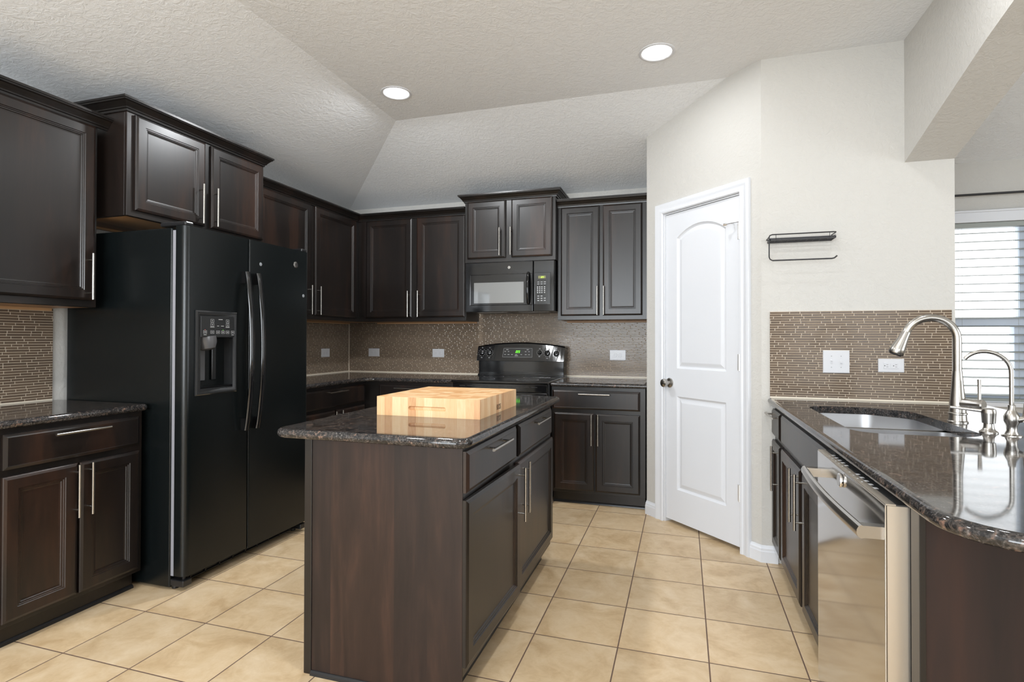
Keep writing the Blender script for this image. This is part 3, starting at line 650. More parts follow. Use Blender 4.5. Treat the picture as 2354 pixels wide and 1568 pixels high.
fx, fy = 1.034, 2.555
fa = thing('kitchen_faucet', 'tall brushed nickel gooseneck faucet with pull-down spray head', 'faucet', (fx, fy, ZC))
b = B(); lathe(b, (0, 0, 0), (0, 0, 1), [(0, 0.034), (0.004, 0.034), (0.008, 0.030), (0.030, 0.0285), (0.033, 0.032), (0.037, 0.0315), (0.040, 0.028), (0.08, 0.0265), (0.14, 0.0205), (0.195, 0.0165), (0.202, 0.0155)], 28); obj('base', b, STEEL, fa, smooth=True)
zr = 0.3265; R_ = 0.0865; a_dir = Vector((-1, 0.08, 0)).normalized()
pts = [Vector((0, 0, 0.20)), Vector((0, 0, 0.27))]
for k in range(0, 19):
    th = PI*k/18*0.90; pts.append(Vector((0, 0, zr)) + a_dir*(R_*(1-math.cos(th))) + Vector((0, 0, R_*math.sin(th))))
b = B(); tube(b, pts, 0.0148, 18); obj('spout', b, STEEL, fa, smooth=True)
e1 = pts[-1]; dv = (pts[-1]-pts[-2]).normalized(); dv = (dv + Vector((-0.02, 0, 0))).normalized()
b = B(); lathe(b, e1-dv*0.004, dv, [(0, 0.0150), (0.004, 0.0158), (0.03, 0.0185), (0.075, 0.0265), (0.094, 0.0285), (0.098, 0.026)], 24); obj('spray_head', b, STEEL, fa, smooth=True)
b = B(); lathe(b, e1+dv*0.0942, dv, [(0, 0.022), (0.0035, 0.021)], 20); obj('nozzle', b, BLACKM, fa)
hd = Vector((0.62, -0.75, 0.0)).normalized()
b = B(); lathe(b, (0, 0, 0.075), hd, [(0.0, 0.021), (0.06, 0.0205), (0.066, 0.022), (0.085, 0.022), (0.089, 0.018)], 22); obj('valve_body', b, STEEL, fa, smooth=True)
hb = hd*0.074+Vector((0, 0, 0.092)); b = B(); tube(b, [hb, hb+Vector((0.002, 0.004, 0.035)), hb+Vector((0.006, 0.012, 0.080))], [0.0055, 0.0062, 0.0078], 10); obj('lever', b, STEEL, fa, smooth=True)

sd = thing('soap_dispenser', 'brushed nickel soap dispenser pump between the faucet and filter tap', 'soap dispenser', (1.022, 2.300, ZC))
b = B(); lathe(b, (0, 0, 0), (0, 0, 1), [(0, 0.027), (0.004, 0.0265), (0.010, 0.019), (0.018, 0.0155), (0.032, 0.0145), (0.034, 0.019), (0.060, 0.0205), (0.066, 0.021), (0.072, 0.0215), (0.082, 0.020), (0.086, 0.012)], 24); obj('body', b, STEEL, sd, smooth=True)
b = B(); tube(b, [(0, 0, 0.074), (-0.05, 0.02, 0.078), (-0.098, 0.038, 0.082)], [0.007, 0.0055, 0.0048], 10); obj('spout', b, STEEL, sd, smooth=True)

ft = thing('filter_tap', 'small brushed nickel filtered-water tap with thin curved neck', 'tap', (1.062, 2.245, ZC))
b = B(); lathe(b, (0, 0, 0), (0, 0, 1), [(0, 0.028), (0.003, 0.0275), (0.006, 0.019), (0.018, 0.014), (0.034, 0.015), (0.050, 0.021), (0.066, 0.022), (0.080, 0.015), (0.088, 0.011), (0.104, 0.010), (0.106, 0.006)], 24); obj('body', b, STEEL, ft, smooth=True)
pts = [Vector((0, 0, 0.10)), Vector((0, 0, 0.16)), Vector((0, 0, 0.21))]; ad = Vector((-1, 0.12, 0)).normalized()
for k in range(1, 17):
    th = PI*k/16*0.80; rr = 0.064+0.010*k/16; pts.append(Vector((0, 0, 0.215)) + ad*(0.070*(1-math.cos(th))) + Vector((0, 0, rr*math.sin(th))))
b = B(); tube(b, pts, [0.0068]*(len(pts)-2)+[0.0064, 0.006], 12); obj('neck', b, STEEL, ft, smooth=True)
b = B(); tube(b, [(0.012, -0.010, 0.056), (0.032, -0.016, 0.062)], [0.011, 0.009], 12); tube(b, [(0.028, -0.015, 0.050), (0.030, -0.016, 0.072), (0.034, -0.017, 0.112)], [0.010, 0.0075, 0.0085], 12); obj('lever', b, STEEL, ft, smooth=True)

# ================================================================== REFRIGERATOR (faces +x; local x = wy-y0, y = into wall)
FX = -2.395; fy0 = 2.060
fr = thing('refrigerator', 'black side-by-side refrigerator with an ice and water dispenser in its left door', 'refrigerator', (FX, fy0, 0), PI/2)
FWD = 0.912; SPL = 0.405
b = B(); box(b, 0.0, FWD, 0.022, 0.745, 0.012, 1.787); obj('cabinet_body', b, FRB, fr, bevel=0.006)
b = B(); box(b, 0.006, FWD-0.006, 0.004, 0.022, 0.07, 1.775); obj('gasket', b, GASK, fr, label='pale grey door gasket')
def rdoor(x0, x1, z0, z1, rl, rr, hole=None):
    b = B(); n = 7; prof = []
    # plan profile, front at y=-0.07
    yb, yf = 0.0, -0.066
    for k in range(n+1): a = PI/2*k/n; prof.append((x0+rl-rl*math.cos(a), yf+rl-rl*math.sin(a)))
    for k in range(n+1): a = PI/2*k/n; prof.append((x1-rr+rr*math.sin(a), yf+rr-rr*math.cos(a)))
    prof = [(x0, yb)]+prof+[(x1, yb)]
    lo = [b.verts.new((x, y, z0)) for x, y in prof]; hi = [b.verts.new((x, y, z1)) for x, y in prof]
    m = len(prof); b.faces.new(lo[::-1]); b.faces.new(hi)
    for k in range(m):
        if hole and k == n+1:   # the big front face
            hx0, hx1, hz0, hz1 = hole; p, q = prof[k][0], prof[k+1][0]
            H = [b.verts.new((x, yf, z)) for x, z in ((hx0, hz0), (hx1, hz0), (hx1, hz1), (hx0, hz1))]
            O_ = [lo[k], lo[k+1], hi[k+1], hi[k]]
            for j in range(4): b.faces.new((O_[j], O_[(j+1) % 4], H[(j+1) % 4], H[j]))
            continue
        b.faces.new((lo[k], lo[(k+1) % m], hi[(k+1) % m], hi[k]))
    return b
YFD = -0.066
hx0, hx1, hz0, hz1 = 0.085, 0.300, 0.985, 1.245
dl = obj('freezer_door', rdoor(0.003, SPL-0.003, 0.072, 1.796, 0.030, 0.008, (hx0, hx1, hz0, hz1)), FRB, fr, smooth=True)
dr = obj('fridge_door', rdoor(SPL+0.003, FWD-0.003, 0.066, 1.796, 0.008, 0.022), FRB, fr, smooth=True)
# dispenser
dsp = obj('dispenser_frame', (lambda b: (ring_panel(b, 0.055, 0.315, 0.952, 1.380, [(0, YFD+0.001), (0.0, YFD-0.006), (0.006, YFD-0.011), (0.012, YFD-0.011), (0.026, YFD-0.004)], back=False), b)[1])(B()), PLASB, dl, smooth=True)
bpy.data.meshes.remove(dsp.data) if False else None
# replace the filled centre: rebuild frame with an opening
me = dsp.data; bm = bmesh.new(); bm.from_mesh(me); bm.faces.ensure_lookup_table()
cf = max(bm.faces, key=lambda f: f.calc_area() if len(f.verts) == 4 and max(abs(v_.co.y-(YFD-0.004)) for v_ in f.verts) < 1e-5 else 0)
cv = [v_ for v_ in cf.verts]; bm.faces.remove(cf)
H = [(hx0, hz0), (hx1, hz0), (hx1, hz1), (hx0, hz1)]
hv = [bm.verts.new((x, YFD-0.004, z)) for x, z in H]; hb_ = [bm.verts.new((x, 0.012 if k in (2, 3) else 0.004, z)) for k, (x, z) in enumerate(H)]
for v_ in cv: pass
cv.sort(key=lambda v_: math.atan2(v_.co.z-1.115, v_.co.x-0.19)); hs = sorted(hv, key=lambda v_: math.atan2(v_.co.z-1.115, v_.co.x-0.19))
for j in range(4): bm.faces.new((cv[j], cv[(j+1) % 4], hs[(j+1) % 4], hs[j])); bm.faces.new((hv[j], hv[(j+1) % 4], hb_[(j+1) % 4], hb_[j]))
bm.faces.new(hb_); bmesh.ops.recalc_face_normals(bm, faces=bm.faces[:]); bm.to_mesh(me); bm.free()
b = B(); box(b, 0.083, 0.302, YFD-0.0075, YFD-0.002, 1.247, 1.352); cpn = obj('control_panel', b, PLASB, dl, bevel=0.001)
b = B(); yq = YFD-0.0082
def mark(bm, x, z, w, h, y=None): yy = yq if y is None else y; quad(bm, (x-w/2, yy, z-h/2), (x+w/2, yy, z-h/2), (x+w/2, yy, z+h/2), (x-w/2, yy, z+h/2))
def frame_mark(bm, x, z, w, h, t=0.001):
    mark(bm, x, z+h/2, w, t); mark(bm, x, z-h/2, w, t); mark(bm, x-w/2, z, t, h); mark(bm, x+w/2, z, t, h)
for xx in (0.152, 0.250):
    for zz in (1.330, 1.310): frame_mark(b, xx, zz, 0.020, 0.015); mark(b, xx, zz, 0.007, 0.003)
    mark(b, xx, 1.298, 0.026, 0.002)
for xx in (0.108, 0.152, 0.188, 0.220, 0.250, 0.284): frame_mark(b, xx, 1.272, 0.021, 0.014); mark(b, xx, 1.272, 0.013, 0.0025)
mark(b, 0.204, 1.338, 0.026, 0.0025); mark(b, 0.188, 1.304, 0.012, 0.002); mark(b, 0.216, 1.304, 0.018, 0.002); mark(b, 0.108, 1.258, 0.018, 0.002); mark(b, 0.284, 1.258, 0.016, 0.002)
obj('button_print', b, MARK, cpn)
b = B(); mark(b, 0.108, 1.283, 0.003, 0.0015); obj('indicator_light', b, REDL, cpn)
b = B(); mark(b, 0.220, 1.283, 0.003, 0.0015); obj('indicator_light', b, GREEN, cpn)
b = B(); lathe(b, (0.150, -0.030, 1.245), (0.1, -0.15, -1), [(0, 0.052), (0.03, 0.050), (0.06, 0.038), (0.068, 0.020)], 20); obj('ice_chute', b, GREYPAD, dl, smooth=True)
b = B(); box(b, 0.135, 0.168, -0.012, -0.004, 1.02, 1.18); obj('paddle', b, GREYPAD, dl, bevel=0.003)
b = B(); box(b, 0.210, 0.238, -0.012, -0.004, 1.02, 1.22); obj('paddle', b, PLASB, dl, bevel=0.003)
b = B(); box(b, hx0+0.002, hx1-0.002, -0.062, 0.0, 0.986, 0.992); obj('drip_tray', b, BLACKG, dl, bevel=0.001)
def fhandle(x, mirror, parent):
    b = B(); pts = []
    for k in range(25):
        t_ = k/24; z = 0.735+t_*0.872; pts.append((x+mirror*0.0*math.sin(PI*t_), YFD-0.030-0.036*math.sin(PI*t_)**0.8, z))
    n = 12; rings = []
    for i, p in enumerate(pts):
        p = Vector(p); rings.append([b.verts.new((p.x+0.0155*math.cos(a), p.y+0.0105*math.sin(a), p.z)) for a in [2*PI*k/n for k in range(n)]])
    for i in range(len(rings)-1):
        for k in range(n): b.faces.new((rings[i][k], rings[i][(k+1) % n], rings[i+1][(k+1) % n], rings[i+1][k]))
    b.faces.new(rings[0][::-1]); b.faces.new(rings[-1])
    for z in (0.750, 1.560): box(b, x-0.012, x+0.012, YFD-0.030, YFD+0.002, z-0.016, z+0.048)
    obj('handle', b, BLACKG, parent, smooth=True)
fhandle(SPL-0.042, -1, dl); fhandle(SPL+0.040, 1, dr)
def emblem(x, z, r, y, parent, name='maker_emblem'):
    b = B(); lathe(b, (x, y, z), (0, -1, 0), [(0, r), (0.002, r), (0.003, r*0.93)], 24); e = obj(name, b, STEEL, parent, smooth=True)
    b = B()
    for k in range(20):
        a0, a1 = 2*PI*k/20, 2*PI*(k+1)/20
        quad(b, *[(x+rr*math.cos(a), y-0.0034, z+rr*math.sin(a)) for rr, a in ((r*0.80, a0), (r*0.88, a0), (r*0.88, a1), (r*0.80, a1))])
    for pp in ([(-0.05, 0.30), (-0.30, 0.42), (-0.52, 0.12), (-0.46, -0.25), (-0.2, -0.38), (-0.08, -0.12), (-0.30, -0.05)], [(0.48, 0.35), (0.22, 0.42), (0.10, 0.15), (0.36, 0.04), (0.08, -0.06), (0.12, -0.36), (0.46, -0.34)]):
        tube(b, [(x+px*r, y-0.0036, z+pz*r) for px, pz in pp], r*0.05, 5)
    obj('monogram', b, BLACKM, e)
emblem(2.846-fy0, 1.702, 0.019, YFD, dr)
for (mx_, mz_) in ((2.552, 1.667), (2.920, 1.513)):
    b = B()
    lathe(b, (mx_-fy0, YFD, mz_), (0, -1, 0), [(0, 0.011), (0.0015, 0.010), (0.002, 0.006)], 7)
    obj('adhesive_residue', b, PALEB, dr)
b = B(); box(b, 0.008, 0.055, -0.055, 0.11, 1.797, 1.818); obj('hinge_cover', b, BLACKS, fr, bevel=0.006)
b = B(); box(b, FWD-0.055, FWD-0.008, -0.055, 0.11, 1.797, 1.818); obj('hinge_cover', b, BLACKS, fr, bevel=0.006)
b = B(); box(b, 0.05, FWD-0.05, 0.012, 0.03, 0.014, 0.06)
for k in range(9): box(b, 0.10+k*0.09, 0.106+k*0.09, 0.002, 0.012, 0.016, 0.058)
for z in (0.018, 0.036, 0.054): box(b, 0.06, FWD-0.06, 0.002, 0.012, z, z+0.004)
obj('base_grille', b, BLACKS, fr)
for xx in (0.006, FWD-0.056):
    b = B(); box(b, xx, xx+0.050, -0.058, 0.06, 0.020, 0.052); tube(b, [(xx+0.025, -0.035, 0.045), (xx+0.025, -0.035, 0.070)], 0.008, 10); lathe(b, (xx+0.025, 0.02, 0.0), (0, 0, 1), [(0, 0.016), (0.02, 0.016)], 14); obj('hinge_foot', b, BLACKS, fr, bevel=0.004)

# ================================================================== RANGE (faces -y)
RX0, RX1, RY = -1.752, -0.962, 3.935
rg = thing('range', 'black freestanding electric range with a smooth glass cooktop', 'range', (RX0, RY, 0)); RW = RX1-RX0
b = B(); box(b, 0.004, RW-0.004, 0.045, 0.69, 0.02, 0.896)
for xx in (0.05, RW-0.08):
    for yy in (0.09, 0.6): box(b, xx, xx+0.03, yy, yy+0.03, 0, 0.02)
obj('body', b, BLACKS, rg)
b = B(); box(b, 0.0, RW, 0.002, 0.66, 0.896, 0.917); obj('cooktop', b, BLACKG, rg, bevel=0.007, seg=3)
b = B(); quad(b, (0.03, 0.03, 0.9176), (RW-0.03, 0.03, 0.9176), (RW-0.03, 0.60, 0.9176), (0.03, 0.60, 0.9176)); gt = obj('glass_surface', b, BLACKG, rg)
for ex, ey, er in ((0.20, 0.17, 0.10), (0.58, 0.17, 0.085), (0.20, 0.45, 0.085), (0.58, 0.45, 0.11)):
    b = B()
    for k in range(40):
        a0, a1 = 2*PI*k/40, 2*PI*(k+1)/40; quad(b, *[(ex+rr*math.cos(a), ey+rr*math.sin(a), 0.9181) for rr, a in ((er, a0), (er+0.003, a0), (er+0.003, a1), (er, a1))])
    obj('burner_ring', b, GREYP, gt)
b = B(); box(b, 0.012, RW-0.012, 0.010, 0.045, 0.836, 0.894); obj('vent_trim', b, BLACKG, rg, bevel=0.004)
b = B()
for k in range(10): box(b, 0.07+k*0.065, 0.115+k*0.065, 0.0085, 0.0105, 0.872, 0.876)
obj('vent_slots', b, BLACKM, rg)
b = B(); box(b, 0.010, RW-0.010, 0.006, 0.044, 0.20, 0.832); od = obj('oven_door', b, BLACKG, rg, bevel=0.006)
b = B(); box(b, 0.12, RW-0.12, 0.0045, 0.0065, 0.36, 0.66); obj('oven_window', b, MWWIN, od)
b = B(); tube(b, [(0.04, -0.040, 0.800), (RW-0.04, -0.040, 0.800)], 0.0135, 14)
for xx in (0.055, RW-0.055): tube(b, [(xx, 0.008, 0.800), (xx, -0.040, 0.800)], 0.012, 10)
obj('handle', b, BLACKG, od, smooth=True)
b = B(); box(b, 0.010, RW-0.010, 0.008, 0.044, 0.03, 0.19); obj('storage_drawer', b, BLACKG, rg, bevel=0.006)
# backguard
yb_ = 0.565  # front of the upright
b = B(); box(b, 0.008, RW-0.008, yb_+0.02, 0.70, 0.915, 1.055); box(b, 0.004, RW-0.004, yb_+0.004, 0.70, 0.915, 0.932); obj('backguard', b, BLACKG, rg, bevel=0.005)
b = B(); n = 24; ft_, bk_, = [], []
top_ = lambda t: 1.176+0.034*(1-(2*t-1)**2)
for k in range(n+1):
    t_ = k/n; x = RW*t_
    sx2 = 0.004 if 0 < k < n else 0
    ft_.append((b.verts.new((x, yb_-0.012, 1.046)), b.verts.new((x, yb_+0.022, top_(t_)-0.012)), b.verts.new((x, yb_+0.036, top_(t_)))))
    bk_.append((b.verts.new((x, 0.70, 1.046)), b.verts.new((x, 0.70, top_(t_)))))
for k in range(n):
    for j in (0, 1): b.faces.new((ft_[k][j], ft_[k+1][j], ft_[k+1][j+1], ft_[k][j+1]))
    b.faces.new((ft_[k][2], ft_[k+1][2], bk_[k+1][1], bk_[k][1])); b.faces.new((bk_[k][0], bk_[k][1], bk_[k+1][1], bk_[k+1][0])); b.faces.new((ft_[k][0], bk_[k][0], bk_[k+1][0], ft_[k+1][0]))
for k in (0, n): b.faces.new((ft_[k][0], ft_[k][1], ft_[k][2], bk_[k][1], bk_[k][0]))
cp = obj('control_panel', b, BLACKG, rg, bevel=0.003)
def cpt(x, z, off=0.001):  # point on the sloping face
    t_ = (z-1.046)/(top_(x/RW)-0.012-1.046); return (x, yb_-0.012+0.034*t_-off, z)
nrm = Vector((0, -0.96, 0.27)).normalized()
def knob(x, z, r):
    b = B(); lathe(b, cpt(x, z, 0), nrm, [(0, r*1.12), (0.004, r*1.12), (0.006, r), (0.014, r*0.94), (0.016, r*0.8)], 20)
    p = Vector(cpt(x, z, 0))+nrm*0.018; a = Vector((0.15, 0, 1)).normalized()*r*0.85; w_ = Vector((1, 0, 0))*0.004
    vs = [p-a-w_, p-a+w_, p+a+w_, p+a-w_]; top2 = [q+nrm*0.008 for q in vs]; lo2 = [q-nrm*0.006 for q in vs]
    A = [b.verts.new(q) for q in lo2]; C_ = [b.verts.new(q) for q in top2]; b.faces.new(C_)
    for k in range(4): b.faces.new((A[k], A[(k+1) % 4], C_[(k+1) % 4], C_[k]))
    kb = obj('knob', b, BLACKG, cp, smooth=True)
    b = B()
    for k in range(11):
        a_ = PI*0.5+0.6+k*(2*PI-1.2)/10; q = Vector(cpt(x+math.cos(a_)*r*1.5, z+math.sin(a_)*r*1.5)); mark(b, q.x, q.z, 0.003, 0.003, q.y-0.0005)
    q = Vector(cpt(x, z+r*2.0)); frame = 0.010
    for dx_, dz_, w2, h2 in ((0, 0.004, frame, 0.0015), (-0.004, 0, 0.0015, 0.008), (0.004, 0, 0.0015, 0.008)): mark(b, q.x+dx_, q.z+dz_, w2, h2, q.y-0.0005)
    q = Vector(cpt(x, z-r*2.1)); mark(b, q.x, q.z, 0.014, 0.003, q.y-0.0005)
    obj('dial_print', b, MARK, kb)
for kx_, kz_, kr in ((0.046, 1.118, 0.021), (0.116, 1.118, 0.021), (0.572, 1.122, 0.016), (0.642, 1.118, 0.021), (0.718, 1.114, 0.021)): knob(kx_, kz_, kr)
b = B(); pa = [cpt(0.240, 1.082, 0.002), cpt(0.508, 1.082, 0.002), cpt(0.505, 1.158, 0.002), cpt(0.248, 1.158, 0.002)]; quad(b, *pa); kp = obj('touch_panel', b, PLASB, cp)
b = B()
e = [(0.240, 1.082), (0.508, 1.082), (0.505, 1.158), (0.248, 1.158)]
for k in range(4):
    p, q = e[k], e[(k+1) % 4]; tube(b, [cpt(*p, 0.003), cpt(*q, 0.003)], 0.0007, 4)
for xx, zz, w2 in ((0.28, 1.146, 0.02), (0.262, 1.130, 0.012), (0.292, 1.130, 0.012), (0.465, 1.146, 0.018), (0.448, 1.130, 0.014), (0.478, 1.130, 0.014), (0.262, 1.104, 0.014), (0.294, 1.104, 0.018), (0.326, 1.104, 0.014), (0.364, 1.104, 0.02), (0.410, 1.104, 0.014), (0.450, 1.104, 0.016), (0.480, 1.104, 0.014), (0.366, 1.094, 0.03)):
    q = cpt(xx, zz, 0.003); mark(b, q[0], q[2], w2, 0.0028, q[1])
obj('panel_print', b, MARK, kp)
SEG = {'2': 'abged', '3': 'abgcd'}
def digits(txt, x, z, h, pt, mt, parent, gap=0.62):
    b = B(); w = h*0.5; t_ = h*0.13
    for i, ch in enumerate(txt):
        ox = x+i*h*gap; s = SEG[ch]
        seg = {'a': ((0, h), (w, h)), 'b': ((w, h), (w, h/2)), 'c': ((w, h/2), (w, 0)), 'd': ((0, 0), (w, 0)), 'e': ((0, 0), (0, h/2)), 'g': ((0, h/2), (w, h/2))}
        for c_ in s:
            p, q = seg[c_]
            if p[0] == q[0]: r_ = (p[0]-t_/2, q[1], p[0]+t_/2, p[1])
            else: r_ = (p[0], p[1]-t_/2, q[0], p[1]+t_/2)
            sk_ = lambda a_, c2: pt(ox+a_+c2*0.12, z+c2)
            quad(b, sk_(r_[0], r_[1]), sk_(r_[2], r_[1]), sk_(r_[2], r_[3]), sk_(r_[0], r_[3]))
    return obj('clock_digits', b, mt, parent)
digits('223', 0.358, 1.120, 0.018, lambda a, c: cpt(a, c, 0.0035), GREEN, kp, 0.72)

# ================================================================== MICROWAVE
MX0, MX1, MY = -1.757, -0.990, 4.245
mw = thing('microwave', 'black over-the-range microwave mounted under the short cabinet', 'microwave', (MX0, MY, 1.462)); MWW = MX1-MX0; MH = 0.414
b = B(); box(b, 0.006, MWW-0.006, 0.032, YB-MY-0.01, 0.004, MH); obj('body', b, BLACKS, mw, bevel=0.003)
b = B(); box(b, 0, 0.588, 0, 0.034, 0.0, MH); md = obj('door', b, BLACKG, mw, bevel=0.005)
b = B(); ring_panel(b, 0.038, 0.586, 0.055, 0.315, [(0, 0.0005), (0.003, -0.002), (0.006, -0.0015)], back=False); obj('window_bezel', b, BLACKG, md)
b = B(); box(b, 0.076, 0.510, -0.0032, -0.0015, 0.074, 0.246); obj('window', b, MWWIN, md, bevel=0.0005, label='pale reflective glass window')
b = B(); n = 10; pts = [(0.552, -0.012-0.026*math.sin(PI*k/16)**0.7, 0.062+0.258*k/16) for k in range(17)]
tube(b, pts, [0.012 if 0 < k < 16 else 0.009 for k in range(17)], 12); box(b, 0.545, 0.559, -0.012, 0.002, 0.068, 0.09); box(b, 0.545, 0.559, -0.012, 0.002, 0.292, 0.314); obj('handle', b, BLACKG, md, smooth=True)
emblem(0.385, 0.366, 0.013, 0.0, md)
b = B(); box(b, 0.592, MWW, 0, 0.034, 0.0, MH); mp_ = obj('control_panel', b, BLACKG, mw, bevel=0.005)
b = B(); ring_panel(b, 0.600, 0.735, 0.058, 0.316, [(0, 0.0005), (0.002, -0.0018), (0.004, -0.0015)], back=False); kpd = obj('keypad', b, PLASB, mp_)
b = B(); mark(b, 0.664, 0.278, 0.062, 0.022, -0.0022); dsp2 = obj('display', b, AMBER, kpd)
digits('223', 0.655, 0.271, 0.013, lambda a, c: (a, -0.0028, c), YGRN, dsp2)
b = B()
for r_ in range(2):
    for c_ in range(3): mark(b, 0.634+c_*0.027, 0.238-r_*0.015, 0.018, 0.0035, -0.0022)
for r_ in range(4):
    for c_ in range(4): mark(b, 0.628+c_*0.018+(0.004 if c_ == 3 else 0), 0.198-r_*0.015, 0.009, 0.007, -0.0022)
for r_ in range(3):
    for c_ in range(3):
        if not (r_ == 0 and c_ == 2): mark(b, 0.634+c_*0.027, 0.125-r_*0.018, 0.016, 0.005, -0.0022)
obj('key_print', b, MARK, kpd)
b = B()
for k in range(2): box(b, 0.08+k*0.36, 0.34+k*0.36, 0.08, 0.22, 0.0, 0.0035)
obj('grease_filter', b, GREYP, mw)

# ================================================================== DISHWASHER (faces -x; local x = Y0 - wy)
Y0 = 2.045; XD = 0.432
dw = thing('dishwasher', 'stainless steel dishwasher with a bowed bar handle under the peninsula', 'dishwasher', (XD, Y0, 0), -PI/2); DWW = Y0-1.408
b = B(); box(b, 0.008, DWW-0.008, 0.052, 0.60, 0.10, 0.872); box(b, 0.02, DWW-0.02, 0.11, 0.6, 0.0, 0.10); obj('tub', b, BLACKM, dw)
b = B(); box(b, 0.0, DWW, 0.0, 0.004, 0.105, 0.868); box(b, 0.0, 0.004, 0.004, 0.045, 0.105, 0.868); df = obj('door_panel', b, STEEL2, dw, bevel=0.0015)
b = B(); box(b, DWW-0.004, DWW+0.0004, 0.0045, 0.045, 0.105, 0.8675); box(b, 0.004, DWW-0.004, 0.004, 0.050, 0.105, 0.866); obj('door_edge', b, STSIDE, dw)
b = B(); box(b, 0.001, DWW-0.001, 0.0015, 0.022, 0.868, 0.871); obj('top_rim', b, STSIDE, dw)
b = B(); box(b, 0.001, DWW-0.001, 0.022, 0.052, 0.866, 0.8705); tc = obj('top_controls', b, DWTOP, dw)
b = B()
for k in range(12):
    if k in (5, 6): continue
    cxk = 0.10+k*0.036; 
    quad(b, (cxk-0.008, 0.019, 0.8716), (cxk+0.008, 0.019, 0.8716), (cxk+0.008, 0.029, 0.8716), (cxk-0.008, 0.029, 0.8716))
for k in range(10): quad(b, (0.11+k*0.036, 0.008, 0.8716), (0.118+k*0.036, 0.008, 0.8716), (0.118+k*0.036, 0.012, 0.8716), (0.11+k*0.036, 0.012, 0.8716))
obj('control_print', b, MARK, tc)
b = B(); pts = []
for k in range(21):
    t_ = k/20; pts.append((0.012+t_*(DWW-0.024), -0.042-0.012*math.sin(PI*t_), 0.800))
n = 10; rings = []
for p in pts: rings.append([b.verts.new((p[0], p[1]+0.011*math.cos(a), p[2]+0.0155*math.sin(a))) for a in [2*PI*k/n+PI/10 for k in range(n)]])
for i in range(len(rings)-1):
    for k in range(n): b.faces.new((rings[i][k], rings[i][(k+1) % n], rings[i+1][(k+1) % n], rings[i+1][k]))
b.faces.new(rings[0][::-1]); b.faces.new(rings[-1])
for xx in (0.014, DWW-0.040): box(b, xx, xx+0.026, -0.040, 0.0, 0.786, 0.814)
obj('handle', b, STEEL, df, smooth=True)
b = B(); lathe(b, (0, 0, 0), (1, 0, 0), [(0, 0.019), (0.003, 0.020), (0.007, 0.019)], 24); mg = obj('magnet', b, CHROME); mg.location = (XD-0.0235, 1.74, 0.826)
tag(mg, 'small round chrome-rimmed magnet stuck to the dishwasher door', 'magnet')
mg.rotation_euler = (0, 0, 0)
b = B(); lathe(b, (XD-mg.location.x-0.0235, 0, 0), (-1, 0, 0), [(0.0005, 0.016), (0.0012, 0.015)], 20); fc_ = obj('face', b, GREYP, mg)
mg.rotation_euler = (0, 0, 0); mg.location = (XD-0.008, 1.755, 0.838)

# ================================================================== CUTTING BOARD
cb_ = thing('cutting_board', 'thick maple butcher-block cutting board lying on the island', 'cutting board', (-1.252, 2.042, ZC))
BW_, BD_, BHt = 0.470, 0.492, 0.0795
b = B(); top_v = [b.verts.new(p) for p in ((0, 0, BHt), (BW_, 0, BHt), (BW_, BD_, BHt), (0, BD_, BHt))]; bot_v = [b.verts.new(p) for p in ((0, 0, 0), (BW_, 0, 0), (BW_, BD_, 0), (0, BD_, 0))]
b.faces.new(top_v).material_index = 0; b.faces.new(bot_v[::-1]).material_index = 1
for k in (1, 2, 3): b.faces.new((bot_v[k], bot_v[(k+1) % 4], top_v[(k+1) % 4], top_v[k])).material_index = 1
# near face with the routed finger groove
gx0, gx1, gz, gr = 0.158, 0.312, 0.0345, 0.0085; lp = []
for cxg, a0 in ((gx1, -PI/2), (gx0, PI/2)):
    for k in range(9): lp.append((cxg+gr*math.cos(a0+PI*k/8), gz+gr*math.sin(a0+PI*k/8)))
rg0 = [b.verts.new((x, 0, z)) for x, z in lp]; es = [b.edges.get((bot_v[0], bot_v[1])), b.edges.get((top_v[0], top_v[1])), b.edges.get((bot_v[0], top_v[0])), b.edges.get((bot_v[1], top_v[1]))]
es += [b.edges.new((rg0[k], rg0[(k+1) % len(rg0)])) for k in range(len(rg0))]
r_ = bmesh.ops.triangle_fill(b, edges=es, use_beauty=True)
for f in r_['geom']:
    if isinstance(f, bmesh.types.BMFace): f.material_index = 1
prev = rg0
for sc_f, dy in ((0.92, 0.004), (0.7, 0.008), (0.35, 0.0105)):
    cur = [b.verts.new(((x-(gx0+gx1)/2)*(1-(1-sc_f)*0.10)+(gx0+gx1)/2, dy, gz+(z-gz)*sc_f)) for x, z in lp]
    for k in range(len(lp)): b.faces.new((prev[k], prev[(k+1) % len(lp)], cur[(k+1) % len(lp)], cur[k])).material_index = 1
    prev = cur
b.faces.new(prev).material_index = 1
obj('block', b, [MAPT, MAPS], cb_, bevel=0.003, seg=2)
def text(txt, size, m, parent, loc, rot, name='lettering', extrude=0.0004, sx=1.0):
    c = bpy.data.curves.new(name, 'FONT'); c.body = txt; c.size = size; c.extrude = extrude; c.align_x = 'CENTER'; c.align_y = 'CENTER'; c.space_character = 0.95
    o = bpy.data.objects.new(name, c); COL.objects.link(o); o.parent = parent; o.location = loc; o.rotation_euler = rot; o.scale = (sx, 1, 1); c.materials.append(m)
    bpy.context.view_layer.update(); me = bpy.data.meshes.new_from_object(o.evaluated_get(bpy.context.evaluated_depsgraph_get()))
    q = bpy.data.objects.new(name, me); COL.objects.link(q); q.parent = parent; q.location = loc; q.rotation_euler = rot; q.scale = (sx, 1, 1)
    bpy.data.objects.remove(o); return q
BURN = mat('burnt_brand', (0.06, 0.03, 0.015), 0.7)
text('BOOS', 0.034, BURN, cb_, (0.4702, 0.232, 0.024), (PI/2, 0, PI/2), 'burnt_lettering', sx=0.62)

